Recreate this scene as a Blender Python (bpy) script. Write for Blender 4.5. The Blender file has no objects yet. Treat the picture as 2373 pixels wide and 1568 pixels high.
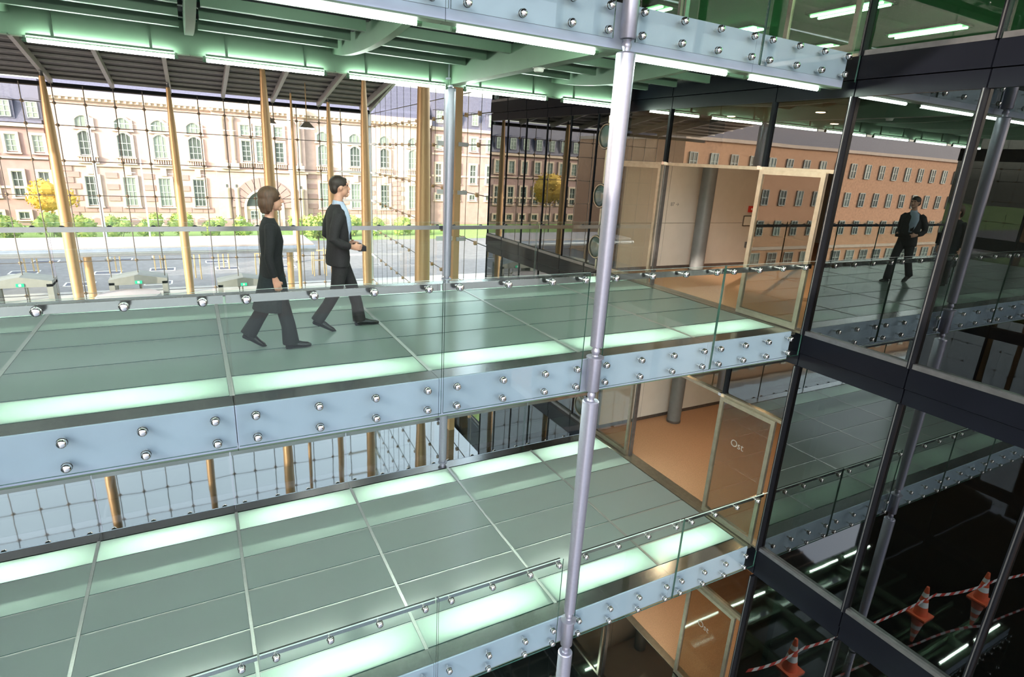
import bpy, bmesh, math, random
from mathutils import Vector, Matrix
random.seed(7)
S = bpy.context.scene
COL = S.collection
PI = math.pi

# ------------------------------------------------------------------ camera, world, sun, exposure
cd = bpy.data.cameras.new('camera'); cam = bpy.data.objects.new('camera', cd); COL.objects.link(cam)
yaw, pitch, roll = 0.5061, -0.2995, 0.0561
fv = Vector((math.sin(yaw)*math.cos(pitch), math.cos(yaw)*math.cos(pitch), math.sin(pitch)))
rv = Vector((math.cos(yaw), -math.sin(yaw), 0)); uv = rv.cross(fv)
r2 = math.cos(roll)*rv + math.sin(roll)*uv; u2 = -math.sin(roll)*rv + math.cos(roll)*uv
cam.matrix_world = Matrix(((r2.x, u2.x, -fv.x, 1.702), (r2.y, u2.y, -fv.y, -5.300), (r2.z, u2.z, -fv.z, 2.129), (0, 0, 0, 1)))
cd.sensor_width = 36; cd.sensor_fit = 'HORIZONTAL'; cd.lens = 1343.24/2373*36; cd.clip_start = 0.05; cd.clip_end = 2000
S.camera = cam

W = bpy.data.worlds.new('world'); S.world = W; W.use_nodes = True
wn = W.node_tree; wn.nodes.clear()
sky = wn.nodes.new('ShaderNodeTexSky'); sky.sky_type = 'NISHITA'; sky.sun_disc = False
sky.sun_elevation = math.radians(24); sky.sun_rotation = math.radians(245); sky.air_density = 1.2; sky.dust_density = 3.0; sky.ozone_density = 1.2
bg = wn.nodes.new('ShaderNodeBackground'); bg.inputs['Strength'].default_value = 0.80
wo = wn.nodes.new('ShaderNodeOutputWorld')
hs = wn.nodes.new('ShaderNodeHueSaturation'); hs.inputs['Saturation'].default_value = 0.55; wn.links.new(sky.outputs[0], hs.inputs['Color']); wn.links.new(hs.outputs[0], bg.inputs[0]); wn.links.new(bg.outputs[0], wo.inputs[0])

sl = bpy.data.lights.new('sun', 'SUN'); sun = bpy.data.objects.new('sun', sl); COL.objects.link(sun)
SA, SE = math.radians(62), math.radians(17)
sd = Vector((math.sin(SA)*math.cos(SE), math.cos(SA)*math.cos(SE), -math.sin(SE)))
sun.rotation_euler = sd.to_track_quat('-Z', 'Y').to_euler()
sl.energy = 7.2; sl.color = (1.0, 0.84, 0.68); sl.angle = math.radians(0.6)

S.view_settings.view_transform = 'Standard'; S.view_settings.look = 'None'
S.view_settings.exposure = 0.18; S.view_settings.gamma = 1.0; S.view_settings.use_curve_mapping = False
cy = S.cycles
cy.max_bounces = 7; cy.diffuse_bounces = 3; cy.glossy_bounces = 4; cy.transmission_bounces = 4; cy.transparent_max_bounces = 32; cy.adaptive_threshold = 0.02
cy.caustics_reflective = False; cy.caustics_refractive = False; cy.use_denoising = True
cy.sample_clamp_indirect = 6.0

# ------------------------------------------------------------------ materials
MATS = {}
def M(name): return MATS[name]
def newmat(name):
    m = bpy.data.materials.new(name); m.use_nodes = True; m.node_tree.nodes.clear(); MATS[name] = m
    return m, m.node_tree.nodes, m.node_tree.links
def pm(name, col, rough=0.5, metal=0.0, vary=0.0, scale=8.0, stretch=(1, 1, 1), bump=0.0, spec=0.5, col2=None, coat=0.0):
    m, n, l = newmat(name)
    o = n.new('ShaderNodeOutputMaterial'); b = n.new('ShaderNodeBsdfPrincipled'); l.new(b.outputs[0], o.inputs[0])
    b.inputs['Base Color'].default_value = (*col, 1); b.inputs['Roughness'].default_value = rough; b.inputs['Metallic'].default_value = metal
    b.inputs['Specular IOR Level'].default_value = spec; b.inputs['Coat Weight'].default_value = coat
    if vary or bump:
        tc = n.new('ShaderNodeTexCoord'); mp = n.new('ShaderNodeMapping'); mp.inputs['Scale'].default_value = stretch
        nz = n.new('ShaderNodeTexNoise'); nz.inputs['Scale'].default_value = scale; nz.inputs['Detail'].default_value = 4
        l.new(tc.outputs['Object'], mp.inputs[0]); l.new(mp.outputs[0], nz.inputs[0])
        if vary:
            mx = n.new('ShaderNodeMix'); mx.data_type = 'RGBA'
            c2 = col2 if col2 else tuple(max(0, c*(1-vary)) for c in col)
            mx.inputs['A'].default_value = (*c2, 1); mx.inputs['B'].default_value = (*col, 1)
            rp = n.new('ShaderNodeValToRGB'); rp.color_ramp.elements[0].position = 0.35; rp.color_ramp.elements[1].position = 0.65
            l.new(nz.outputs[0], rp.inputs[0]); l.new(rp.outputs[0], mx.inputs['Factor']); l.new(mx.outputs['Result'], b.inputs['Base Color'])
        if bump:
            bp = n.new('ShaderNodeBump'); bp.inputs['Strength'].default_value = bump; bp.inputs['Distance'].default_value = 0.02
            l.new(nz.outputs[0], bp.inputs['Height']); l.new(bp.outputs[0], b.inputs['Normal'])
    return m
def emis(name, col, s):
    m, n, l = newmat(name); o = n.new('ShaderNodeOutputMaterial'); e = n.new('ShaderNodeEmission')
    e.inputs[0].default_value = (*col, 1); e.inputs[1].default_value = s; l.new(e.outputs[0], o.inputs[0]); return m
def glass(name, tint, base=0.0, gain=1.0, rough=0.0, ior=1.5, wave=0.0):
    m, n, l = newmat(name); o = n.new('ShaderNodeOutputMaterial'); mx = n.new('ShaderNodeMixShader')
    t = n.new('ShaderNodeBsdfTransparent'); t.inputs[0].default_value = (*tint, 1)
    g = n.new('ShaderNodeBsdfGlossy'); g.inputs['Roughness'].default_value = rough; g.inputs['Color'].default_value = (0.95, 0.97, 0.96, 1)
    f = n.new('ShaderNodeFresnel'); f.inputs[0].default_value = ior
    ma = n.new('ShaderNodeMath'); ma.operation = 'MULTIPLY_ADD'; ma.inputs[1].default_value = gain; ma.inputs[2].default_value = base; ma.use_clamp = True
    ge = n.new('ShaderNodeNewGeometry'); iv = n.new('ShaderNodeMath'); iv.operation = 'SUBTRACT'; iv.inputs[0].default_value = 1.0; l.new(ge.outputs['Backfacing'], iv.inputs[1])
    mu = n.new('ShaderNodeMath'); mu.operation = 'MULTIPLY'; l.new(ma.outputs[0], mu.inputs[0]); l.new(iv.outputs[0], mu.inputs[1])
    l.new(f.outputs[0], ma.inputs[0]); l.new(mu.outputs[0], mx.inputs[0]); l.new(t.outputs[0], mx.inputs[1]); l.new(g.outputs[0], mx.inputs[2]); l.new(mx.outputs[0], o.inputs[0])
    if wave:
        tc = n.new('ShaderNodeTexCoord'); nz = n.new('ShaderNodeTexNoise'); nz.inputs['Scale'].default_value = 0.9; nz.inputs['Detail'].default_value = 1
        bp = n.new('ShaderNodeBump'); bp.inputs['Strength'].default_value = wave; bp.inputs['Distance'].default_value = 0.02
        l.new(tc.outputs['Object'], nz.inputs[0]); l.new(nz.outputs[0], bp.inputs['Height']); l.new(bp.outputs[0], g.inputs['Normal']); 
    return m
def frosted(name, col, tcol, k=0.5):
    m, n, l = newmat(name); o = n.new('ShaderNodeOutputMaterial')
    d = n.new('ShaderNodeBsdfDiffuse'); t = n.new('ShaderNodeBsdfTranslucent'); g = n.new('ShaderNodeBsdfGlossy'); g.inputs['Roughness'].default_value = 0.16
    tc = n.new('ShaderNodeTexCoord'); nz = n.new('ShaderNodeTexNoise'); nz.inputs['Scale'].default_value = 2.2; nz.inputs['Detail'].default_value = 5
    mx0 = n.new('ShaderNodeMix'); mx0.data_type = 'RGBA'; mx0.inputs['A'].default_value = (*[c*0.94 for c in col], 1); mx0.inputs['B'].default_value = (*col, 1)
    l.new(tc.outputs['Object'], nz.inputs[0]); l.new(nz.outputs[0], mx0.inputs['Factor']); l.new(mx0.outputs['Result'], d.inputs[0])
    t.inputs[0].default_value = (*tcol, 1)
    a = n.new('ShaderNodeMixShader'); a.inputs[0].default_value = k; l.new(d.outputs[0], a.inputs[1]); l.new(t.outputs[0], a.inputs[2])
    f = n.new('ShaderNodeFresnel'); f.inputs[0].default_value = 1.5
    b = n.new('ShaderNodeMixShader'); l.new(f.outputs[0], b.inputs[0]); l.new(a.outputs[0], b.inputs[1]); l.new(g.outputs[0], b.inputs[2]); l.new(b.outputs[0], o.inputs[0])
    return m

pm('steel', (0.50, 0.50, 0.50), 0.20, 1.0, 0.06, 14, (0.3, 6, 6))
pm('steel_dark', (0.20, 0.20, 0.21), 0.35, 0.8, 0.2, 10)
pm('bar_steel', (0.62, 0.62, 0.61), 0.38, 0.9, 0.08, 14, (0.3, 6, 6))
pm('chrome', (0.78, 0.77, 0.75), 0.14, 1.0, 0.08, 20)
pm('column_paint', (0.38, 0.38, 0.47), 0.36, 0.55, 0.05, 30)
pm('fascia', (0.44, 0.51, 0.66), 0.45, 0.1, 0.06, 3)
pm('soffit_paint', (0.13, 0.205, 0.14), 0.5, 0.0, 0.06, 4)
pm('gasket', (0.015, 0.02, 0.02), 0.7, 0.0, 0.2, 20)
frosted('deck_glass', (0.47, 0.525, 0.515), (0.84, 0.98, 0.89), 0.6)
glass('deck_clear', (0.92, 0.98, 0.95), 0.0, 0.0)
glass('rail_glass', (0.93, 0.97, 0.95), 0.0, 1.0)
pm('glass_edge', (0.03, 0.10, 0.075), 0.12, 0.0, 0.2, 3, spec=0.8)
pm('glass_top_edge', (0.55, 0.66, 0.62), 0.15, 0.0, 0.1, 3, spec=0.8)
glass('facade_glass', (0.97, 0.97, 0.95), 0.0, 0.55, wave=0.02)
glass('office_glass', (0.62, 0.66, 0.62), 0.03, 1.0)
glass('wing_glass', (0.14, 0.16, 0.16), 0.12, 1.1, wave=0.018)
glass('lobby_glass', (0.55, 0.53, 0.48), 0.09, 1.3, wave=0.018)
glass('door_glass', (0.80, 0.78, 0.72), 0.05, 1.2)
pm('wing_metal', (0.006, 0.007, 0.010), 0.5, 0.0, 0.15, 6, spec=0.12)
pm('spandrel', (0.005, 0.006, 0.010), 0.30, 0.0, 0.12, 2, spec=0.12)
pm('bronze_metal', (0.38, 0.34, 0.27), 0.30, 0.85, 0.15, 12)
pm('carpet', (0.50, 0.27, 0.15), 0.95, 0.0, 0.22, 60, bump=0.3)
pm('panel_white', (0.60, 0.57, 0.53), 0.55, 0.0, 0.04, 5)
pm('plaster', (0.70, 0.70, 0.66), 0.7, 0.0, 0.05, 4)
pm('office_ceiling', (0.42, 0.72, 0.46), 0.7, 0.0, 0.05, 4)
pm('room_column', (0.16, 0.17, 0.18), 0.45, 0.1, 0.1, 8)
pm('black_floor', (0.006, 0.008, 0.008), 0.03, 0.0, 0.3, 2, spec=0.5)
[q for q in MATS['black_floor'].node_tree.nodes if q.type == 'BSDF_PRINCIPLED'][0].inputs['IOR'].default_value = 3.3
pm('asphalt', (0.25, 0.24, 0.26), 0.9, 0.0, 0.18, 3, bump=0.2)
pm('pavement', (0.55, 0.53, 0.52), 0.8, 0.0, 0.1, 2)
pm('grass', (0.30, 0.46, 0.14), 0.9, 0.0, 0.3, 5, bump=0.4)
pm('roof_dark', (0.055, 0.052, 0.05), 0.6, 0.0, 0.15, 3)
pm('roof_slat', (0.46, 0.42, 0.40), 0.5, 0.2, 0.1, 5)
pm('roof_beam', (0.42, 0.40, 0.40), 0.5, 0.2, 0.08, 5)
pm('net_steel', (0.10, 0.085, 0.075), 0.5, 0.3, 0.1, 5)
pm('atrium_steel', (0.46, 0.285, 0.14), 0.4, 0.3, 0.02, 10)
pm('stone', (0.52, 0.39, 0.345), 0.85, 0.0, 0.14, 1.4, bump=0.15)
pm('stone_block', (0.37, 0.25, 0.235), 0.85, 0.0, 0.16, 1.2, bump=0.15)
pm('stone_light', (0.60, 0.48, 0.385), 0.85, 0.0, 0.1, 2, bump=0.1)
pm('slate', (0.11, 0.115, 0.17), 0.6, 0.0, 0.2, 6)
pm('window_frame', (0.42, 0.48, 0.44), 0.5, 0.0, 0.05, 6)
pm('window_dark', (0.10, 0.13, 0.12), 0.12, 0.0, 0.5, 0.6, spec=0.7)
pm('window_pale', (0.26, 0.32, 0.28), 0.15, 0.0, 0.3, 0.5, spec=0.7)
pm('brick_orange', (0.60, 0.34, 0.20), 0.9, 0.0, 0.2, 4, bump=0.1)
pm('wood', (0.62, 0.45, 0.24), 0.8, 0.0, 0.25, 8, (1, 1, 0.2))
pm('bark', (0.16, 0.12, 0.09), 0.9, 0.0, 0.3, 10)
pm('leaf_green', (0.20, 0.34, 0.08), 0.7, 0.0, 0.4, 3, col2=(0.42, 0.46, 0.12))
pm('leaf_yellow', (0.78, 0.50, 0.07), 0.7, 0.0, 0.4, 3, col2=(0.55, 0.38, 0.06))
pm('white_paint', (0.85, 0.85, 0.85), 0.6, 0.0, 0.05, 4)
pm('canopy_white', (0.46, 0.40, 0.42), 0.6, 0.0, 0.06, 1)
pm('canopy_metal', (0.40, 0.41, 0.46), 0.25, 0.7, 0.1, 3)
pm('portal_grey', (0.25, 0.26, 0.25), 0.5, 0.2, 0.1, 5)
emis('tube', (0.80, 1.0, 0.85), 94.0)
emis('tube_office', (0.30, 1.0, 0.42), 34.0)
emis('downlight', (1.0, 0.80, 0.55), 22.0)
emis('exit_green', (0.05, 0.7, 0.35), 1.5)
emis('white_lamp', (1.0, 0.97, 0.95), 9.0)
pm('cone_orange', (0.80, 0.13, 0.05), 0.5, 0.0, 0.1, 10)
pm('red_paint', (0.60, 0.04, 0.03), 0.5, 0.0, 0.1, 10)
pm('suit', (0.018, 0.016, 0.017), 0.8, 0.0, 0.3, 60, bump=0.1)
pm('black_knit', (0.008, 0.009, 0.010), 0.85, 0.0, 0.3, 60, bump=0.1)
pm('skirt_cloth', (0.012, 0.020, 0.022), 0.85, 0.0, 0.3, 40, bump=0.1)
pm('shirt', (0.42, 0.50, 0.62), 0.8, 0.0, 0.1, 40)
pm('skin', (0.62, 0.33, 0.22), 0.55, 0.0, 0.1, 25)
pm('hair_dark', (0.030, 0.018, 0.012), 0.6, 0.0, 0.4, 60, (1, 1, 0.2))
pm('hair_brown', (0.10, 0.05, 0.025), 0.6, 0.0, 0.4, 60, (1, 1, 0.2))
pm('shoe', (0.008, 0.008, 0.009), 0.22, 0.0, 0.2, 12)
pm('eye', (0.03, 0.02, 0.02), 0.2, 0.0, 0.1, 10)
pm('lip', (0.45, 0.16, 0.13), 0.5, 0.0, 0.1, 10)

# ------------------------------------------------------------------ mesh helpers
CACHE = {}
def wloc(p): return Vector(p.get('wl', (0, 0, 0))) if p else Vector((0, 0, 0))
ORG = {}
def place(o, loc, parent):
    COL.objects.link(o)
    pl = ORG.get(parent.name, Vector((0, 0, 0))) if parent else Vector((0, 0, 0))
    ORG[o.name] = Vector(loc)
    if parent: o.parent = parent
    o.location = Vector(loc) - pl
    return o
def mkmesh(name, verts, faces, mats, fm=None, smooth=None):
    me = bpy.data.meshes.new(name); me.from_pydata([tuple(v) for v in verts], [], faces)
    for m in (mats if isinstance(mats, (list, tuple)) else [mats]): me.materials.append(M(m))
    if fm:
        for p, i in zip(me.polygons, fm): p.material_index = i
    if smooth is not None:
        for p in me.polygons: p.use_smooth = True
        me.set_sharp_from_angle(angle=math.radians(smooth))
    me.update(); return me
def inst(name, me, loc=(0, 0, 0), parent=None, rot=None, scale=None):
    o = bpy.data.objects.new(name, me)
    if rot: o.rotation_euler = rot
    if scale: o.scale = scale
    return place(o, loc, parent)
BF = [(0, 3, 2, 1), (4, 5, 6, 7), (0, 1, 5, 4), (1, 2, 6, 5), (2, 3, 7, 6), (3, 0, 4, 7)]
def boxv(x0, x1, y0, y1, z0, z1):
    return [(x0, y0, z0), (x1, y0, z0), (x1, y1, z0), (x0, y1, z0), (x0, y0, z1), (x1, y0, z1), (x1, y1, z1), (x0, y1, z1)]
def boxmesh(dx, dy, dz, mat, fm=None):
    k = ('b', round(dx, 4), round(dy, 4), round(dz, 4), str(mat), str(fm))
    if k not in CACHE: CACHE[k] = mkmesh('box', boxv(-dx/2, dx/2, -dy/2, dy/2, -dz/2, dz/2), BF, mat, fm)
    return CACHE[k]
def box(name, x0, x1, y0, y1, z0, z1, mat, parent=None, fm=None, rot=None):
    return inst(name, boxmesh(x1-x0, y1-y0, z1-z0, mat, fm), ((x0+x1)/2, (y0+y1)/2, (z0+z1)/2), parent, rot)
class MB:
    """collects shapes for ONE mesh"""
    def __init__(s): s.v = []; s.f = []; s.m = []
    def add(s, v, f, mi=0):
        n = len(s.v); s.v += [Vector(p) for p in v]; s.f += [tuple(i+n for i in q) for q in f]; s.m += [mi]*len(f)
    def box(s, x0, x1, y0, y1, z0, z1, mi=0): s.add(boxv(x0, x1, y0, y1, z0, z1), BF, mi)
    def tube(s, p0, p1, r0, r1=None, n=8, mi=0, caps=True):
        r1 = r0 if r1 is None else r1; p0 = Vector(p0); p1 = Vector(p1); d = (p1-p0).normalized()
        a = d.orthogonal().normalized(); b = d.cross(a); v = []
        for p, r in ((p0, r0), (p1, r1)):
            for i in range(n): t = 2*PI*i/n; v.append(p+(a*math.cos(t)+b*math.sin(t))*r)
        f = [(i, (i+1) % n, n+(i+1) % n, n+i) for i in range(n)]
        if caps: f += [tuple(range(n-1, -1, -1)), tuple(range(n, 2*n))]
        s.add(v, f, mi)
    def lathe(s, prof, n=16, mi=0, axis='z'):
        v = []; f = []
        for r, h in prof:
            for i in range(n):
                t = 2*PI*i/n; c, q = r*math.cos(t), r*math.sin(t)
                v.append((c, q, h) if axis == 'z' else (c, -h, q))
        for j in range(len(prof)-1):
            for i in range(n): f.append((j*n+i, j*n+(i+1) % n, (j+1)*n+(i+1) % n, (j+1)*n+i))
        f.append(tuple(range(n-1, -1, -1))); k = (len(prof)-1)*n; f.append(tuple(k+i for i in range(n)))
        s.add(v, f, mi)
    def prism(s, poly, a0, a1, axis='x', mi=0):
        n = len(poly); P = lambda a, q: (a, q[0], q[1]) if axis == 'x' else ((q[0], a, q[1]) if axis == 'y' else (q[0], q[1], a))
        v = [P(a0, q) for q in poly]+[P(a1, q) for q in poly]
        f = [tuple(range(n-1, -1, -1)), tuple(range(n, 2*n))]+[(i, (i+1) % n, n+(i+1) % n, n+i) for i in range(n)]
        s.add(v, f, mi)
    def loft(s, pts, rad, n=14, mi=0, up=(0, 1, 0)):
        """closed tube through pts; rad = (ra, rb) per point; rb along 'up'"""
        pts = [Vector(p) for p in pts]; v = []; f = []
        for i, p in enumerate(pts):
            d = (pts[min(i+1, len(pts)-1)]-pts[max(i-1, 0)]).normalized(); u = Vector(up); u = (u-d*u.dot(d)).normalized(); a = d.cross(u)
            ra, rb = rad[i] if isinstance(rad[i], tuple) else (rad[i], rad[i])
            for k in range(n): t = 2*PI*k/n; v.append(p+a*(ra*math.cos(t))+u*(rb*math.sin(t)))
        for j in range(len(pts)-1):
            for i in range(n): f.append((j*n+i, j*n+(i+1) % n, (j+1)*n+(i+1) % n, (j+1)*n+i))
        f.append(tuple(range(n-1, -1, -1))); k = (len(pts)-1)*n; f.append(tuple(k+i for i in range(n)))
        s.add(v, f, mi)
    def ball(s, c, r, seg=14, rings=9, mi=0):
        r = r if isinstance(r, tuple) else (r, r, r); c = Vector(c); v = [c+Vector((0, 0, r[2]))]; f = []
        for j in range(1, rings):
            p = PI*j/rings
            for i in range(seg): t = 2*PI*i/seg; v.append(c+Vector((r[0]*math.sin(p)*math.cos(t), r[1]*math.sin(p)*math.sin(t), r[2]*math.cos(p))))
        v.append(c-Vector((0, 0, r[2]))); L_ = len(v)-1
        for i in range(seg): f.append((0, 1+i, 1+(i+1) % seg)); f.append((L_, 1+(rings-2)*seg+(i+1) % seg, 1+(rings-2)*seg+i))
        for j in range(rings-2):
            for i in range(seg): a = 1+j*seg+i; b = 1+j*seg+(i+1) % seg; f.append((a, a+seg, b+seg, b))
        s.add(v, f, mi)
    def mesh(s, name, mats, smooth=None): return mkmesh(name, s.v, s.f, mats, s.m, smooth)
    def build(s, name, mats, parent=None, loc=(0, 0, 0), smooth=None, rel=False):
        """vertices are world coordinates unless rel; the object's origin goes to loc"""
        if not rel:
            off = Vector(loc); s.v = [p-off for p in s.v]
        return inst(name, s.mesh(name, mats, smooth), loc, parent)
def tag(o, label, cat=None, group=None, kind=None):
    if label: o['label'] = label
    if cat: o['category'] = cat
    if group: o['group'] = group
    if kind: o['kind'] = kind
    return o
def thing(name, label, cat, loc=(0, 0, 0), group=None, kind=None):
    o = bpy.data.objects.new(name, None); o.empty_display_size = 0.1
    place(o, loc, None); return tag(o, label, cat, group, kind)
def struct(name, loc=(0, 0, 0), label=None):
    o = bpy.data.objects.new(name, None); place(o, loc, None); o['kind'] = 'structure'
    if label: o['label'] = label
    return o
ORD = ['first', 'second', 'third', 'fourth', 'fifth', 'sixth', 'seventh', 'eighth', 'ninth', 'tenth', 'eleventh', 'twelfth', 'thirteenth', 'fourteenth', 'fifteenth', 'sixteenth']

# ------------------------------------------------------------------ dimensions
L = 1.85; H = 3.61; GZ = -7.25; XW = 9.20
XE = 9.045
XK = [k*L for k in range(-2, 5)]+[XE]
YR = [0.0, 0.496, 1.219, 1.941, 2.664, 3.384, 3.911]
D = YR[-1]
LEVELS = [(-H, 'lowest'), (0.0, 'middle'), (H, 'top')]

# ------------------------------------------------------------------ setting: floor, street, walls
o = box('floor', -30, XW+0.1, -30, 27.2, GZ-0.3, GZ, 'black_floor'); o['kind'] = 'structure'; tag(o, 'black polished stone floor of the glass hall')
fl = o
mt = MATS['black_floor'].node_tree; nz = mt.nodes.new('ShaderNodeTexNoise'); nz.inputs['Scale'].default_value = 0.55; nz.inputs['Detail'].default_value = 2
bp = mt.nodes.new('ShaderNodeBump'); bp.inputs['Strength'].default_value = 0.05; bp.inputs['Distance'].default_value = 0.05
tcn = mt.nodes.new('ShaderNodeTexCoord'); mt.links.new(tcn.outputs['Object'], nz.inputs[0]); mt.links.new(nz.outputs[0], bp.inputs['Height'])
pr = [q for q in mt.nodes if q.type == 'BSDF_PRINCIPLED'][0]; mt.links.new(bp.outputs[0], pr.inputs['Normal'])
g = struct('ground', (0, 60, GZ-0.3), 'pale pavement, asphalt square and lawn outside the hall')
box('pavement', -60, 60, 27.2, 38.8, GZ-0.3, GZ-0.02, 'pavement', g)
box('asphalt', -300, 300, 38.8, 59.5, GZ-0.3, GZ-0.06, 'asphalt', g)
box('verge', -300, 300, 59.5, 400, GZ-0.3, GZ-0.03, 'grass', g)
box('lawn', 10.6, 60, 10, 36.0, GZ-0.3, GZ-0.01, 'grass', g)
box('forecourt', -300, -30, -300, 38.8, GZ-0.3, GZ-0.05, 'asphalt', g)
box('rear_court', -30, 300, -300, -30, GZ-0.3, GZ-0.05, 'asphalt', g)
for i, (px, py) in enumerate(((-9.2, 46.2), (-4.2, 45.0), (-5.4, 41.3), (-0.8, 45.6), (-0.9, 40.6), (3.0, 48.3), (3.6, 45.2), (5.6, 40.6), (7.9, 45.0), (8.6, 49.2), (-8.7, 50.5), (-3.9, 50.5))):
    mb = MB()
    for (a, b, c, d2) in ((-0.85, 0.85, -0.62, -0.52), (-0.85, 0.85, 0.52, 0.62), (-0.85, -0.75, -0.62, 0.62), (0.75, 0.85, -0.62, 0.62)): mb.box(a, b, c, d2, 0, 0.02)
    mb.box(-0.75, 0.75, -0.52, 0.52, 0, 0.008, 1)
    if ('pit',) not in CACHE: CACHE[('pit',)] = mb.mesh('tree_pit', ['white_paint', 'slate'])
    inst('tree_pit', CACHE[('pit',)], (px, py, GZ-0.06), g)

# right wing: slabs, curtain wall, rooms
wr = struct('wall_right', (XW, 0, GZ), 'dark glazed curtain wall with steel mullions and spandrels')
YM = [-7.61, -6.155, -4.70, -3.245, -1.79, -0.335]          # panes toward the camera
YB = [4.17, 5.1, 6.1, 7.1, 8.1, 9.1, 10.1]                  # panes beyond the bridges
ZF = [GZ, -H, 0.0, H, 2*H]
for zi, z0 in enumerate(ZF):
    zb, zt = z0-0.50, z0-0.03
    # spandrel panels, two faces with a shadow joint
    for ys in (YM, [-0.335, 0.83, 2.95, 4.17], YB):
        for a, b in zip(ys[:-1], ys[1:]):
            box('spandrel_panel', XW-0.03, XW+0.10, a+0.008, b-0.008, z0-0.30, zt, 'spandrel', wr)
            box('spandrel_panel', XW-0.01, XW+0.10, a+0.008, b-0.008, zb, z0-0.31, 'spandrel', wr)
    if zi < 4:
        z1 = z0+H-0.50
        for ys in (YM, YB):
            for a, b in zip(ys[:-1], ys[1:]):
                box('pane', XW+0.02, XW+0.035, a+0.03, b-0.03, z0-0.03, z1, ['wing_glass' if zi < 3 or ys is YB else 'office_glass'], wr)
                box('sill_bar', XW-0.035, XW+0.04, a+0.03, b-0.03, z0-0.03, z0+0.03, 'steel_dark', wr)
        for y in YB: box('mullion', XW+0.0, XW+0.06, y-0.014, y+0.014, z0-0.03, z1, 'wing_metal', wr)
        for y in YM:
            box('mullion', XW-0.06, XW+0.06, y-0.022, y+0.022, z0-0.03, z1, 'wing_metal', wr)
            box('mullion_cap', XW-0.066, XW-0.06, y-0.006, y+0.006, z0-0.03, z1, 'steel_dark', wr)
        # portal of each bridge: transom, mullions, glazing over the doors
        zd = z0+2.17
        box('transom', XW-0.05, XW+0.05, -0.31, 4.15, zd, zd+0.05, 'bronze_metal', wr)
        for a, b in ((-0.31, 0.81), (0.85, 2.93), (2.97, 4.15)):
            box('pane', XW+0.0, XW+0.015, a+0.02, b-0.02, zd+0.05, z1, ['lobby_glass' if zi < 3 else 'office_glass'], wr)
        for y in (0.83, 2.95):
            box('mullion', XW-0.04, XW+0.04, y-0.025, y+0.025, zd+0.05, z1, 'wing_metal', wr)
# rooms behind
for zi, z0 in enumerate(ZF[:4]):
    r = struct('floor_%d' % (zi+1), (14, 1, z0), 'brown carpeted floor of a side room')
    box('carpet', XW+0.1, 24 if zi < 3 else 40, -9, 10.1, z0-0.30, z0-0.005, 'carpet' if zi < 3 else 'roof_dark', r)
    c = struct('ceiling_%d' % (zi+1), (14, 1, z0+H-0.5), 'pale plaster ceiling of a side room')
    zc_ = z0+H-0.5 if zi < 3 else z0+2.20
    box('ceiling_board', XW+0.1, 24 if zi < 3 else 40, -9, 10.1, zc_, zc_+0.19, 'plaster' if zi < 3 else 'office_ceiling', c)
    if zi == 3:
        bw = struct('wall_back_room_4', (40, 1, z0), 'dark rear wall of the upper office')
        box('plaster_wall', 40, 40.2, -9, 10.1, z0, zc_, 'roof_dark', bw); box('plaster_return', XW+0.2, 40, 10.0, 10.1, z0, zc_, 'roof_dark', bw)
        continue
    w = struct('wall_room_%d' % (zi+1), (11.4, 4.25, z0), 'white panelled partition beside the doors')
    box('skirting', XW+0.16, 13.3, 4.215, 4.24, z0, z0+0.08, 'steel_dark', w)
    for a, b in ((XW+0.16, 10.55), (10.56, 13.3)):
        box('panel', a, b, 4.22, 4.30, z0+0.08, z0+1.0, 'panel_white', w)
        box('panel', a, b, 4.22, 4.30, z0+1.008, z0+H-0.5, 'panel_white', w)
    pw = struct('wall_light_stop_%d' % (zi+1), (14, -0.5, z0), 'grey partition added to keep the lobby lamplight from spreading')  # added wall, stops the warm lamps lighting the whole carpet
    box('partition', XW+0.55, 20, -0.55, -0.45, z0, z0+H-0.5, 'plaster', pw)
    bw = struct('wall_back_room_%d' % (zi+1), (20, 1, z0), 'plain rear wall of a side room')
    box('plaster_wall', 20, 20.2, -9, 10.1, z0, z0+H-0.5, 'plaster' if zi == 3 else 'panel_white', bw)
    box('plaster_return', XW+0.2, 20, 10.0, 10.1, z0, z0+H-0.5, 'plaster', bw)
RW = ['ground floor', 'lowest bridge level', 'middle bridge level', 'top bridge level']
for zi, z0 in enumerate(ZF[:3]):
    t = thing('room_column', 'dark grey round column before the white partition on the '+RW[zi], 'column', (11.29, 3.87, z0), 'dark room columns')
    mb = MB(); mb.tube((11.29, 3.87, z0), (11.29, 3.87, z0+H-0.5), 0.155, n=24); mb.build('shaft', 'room_column', t, (11.29, 3.87, z0), 40)
    mb = MB(); mb.tube((11.29, 3.87, z0), (11.29, 3.87, z0+0.05), 0.165, n=24); mb.build('base_ring', 'steel_dark', t, (11.29, 3.87, z0), 40)

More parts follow.
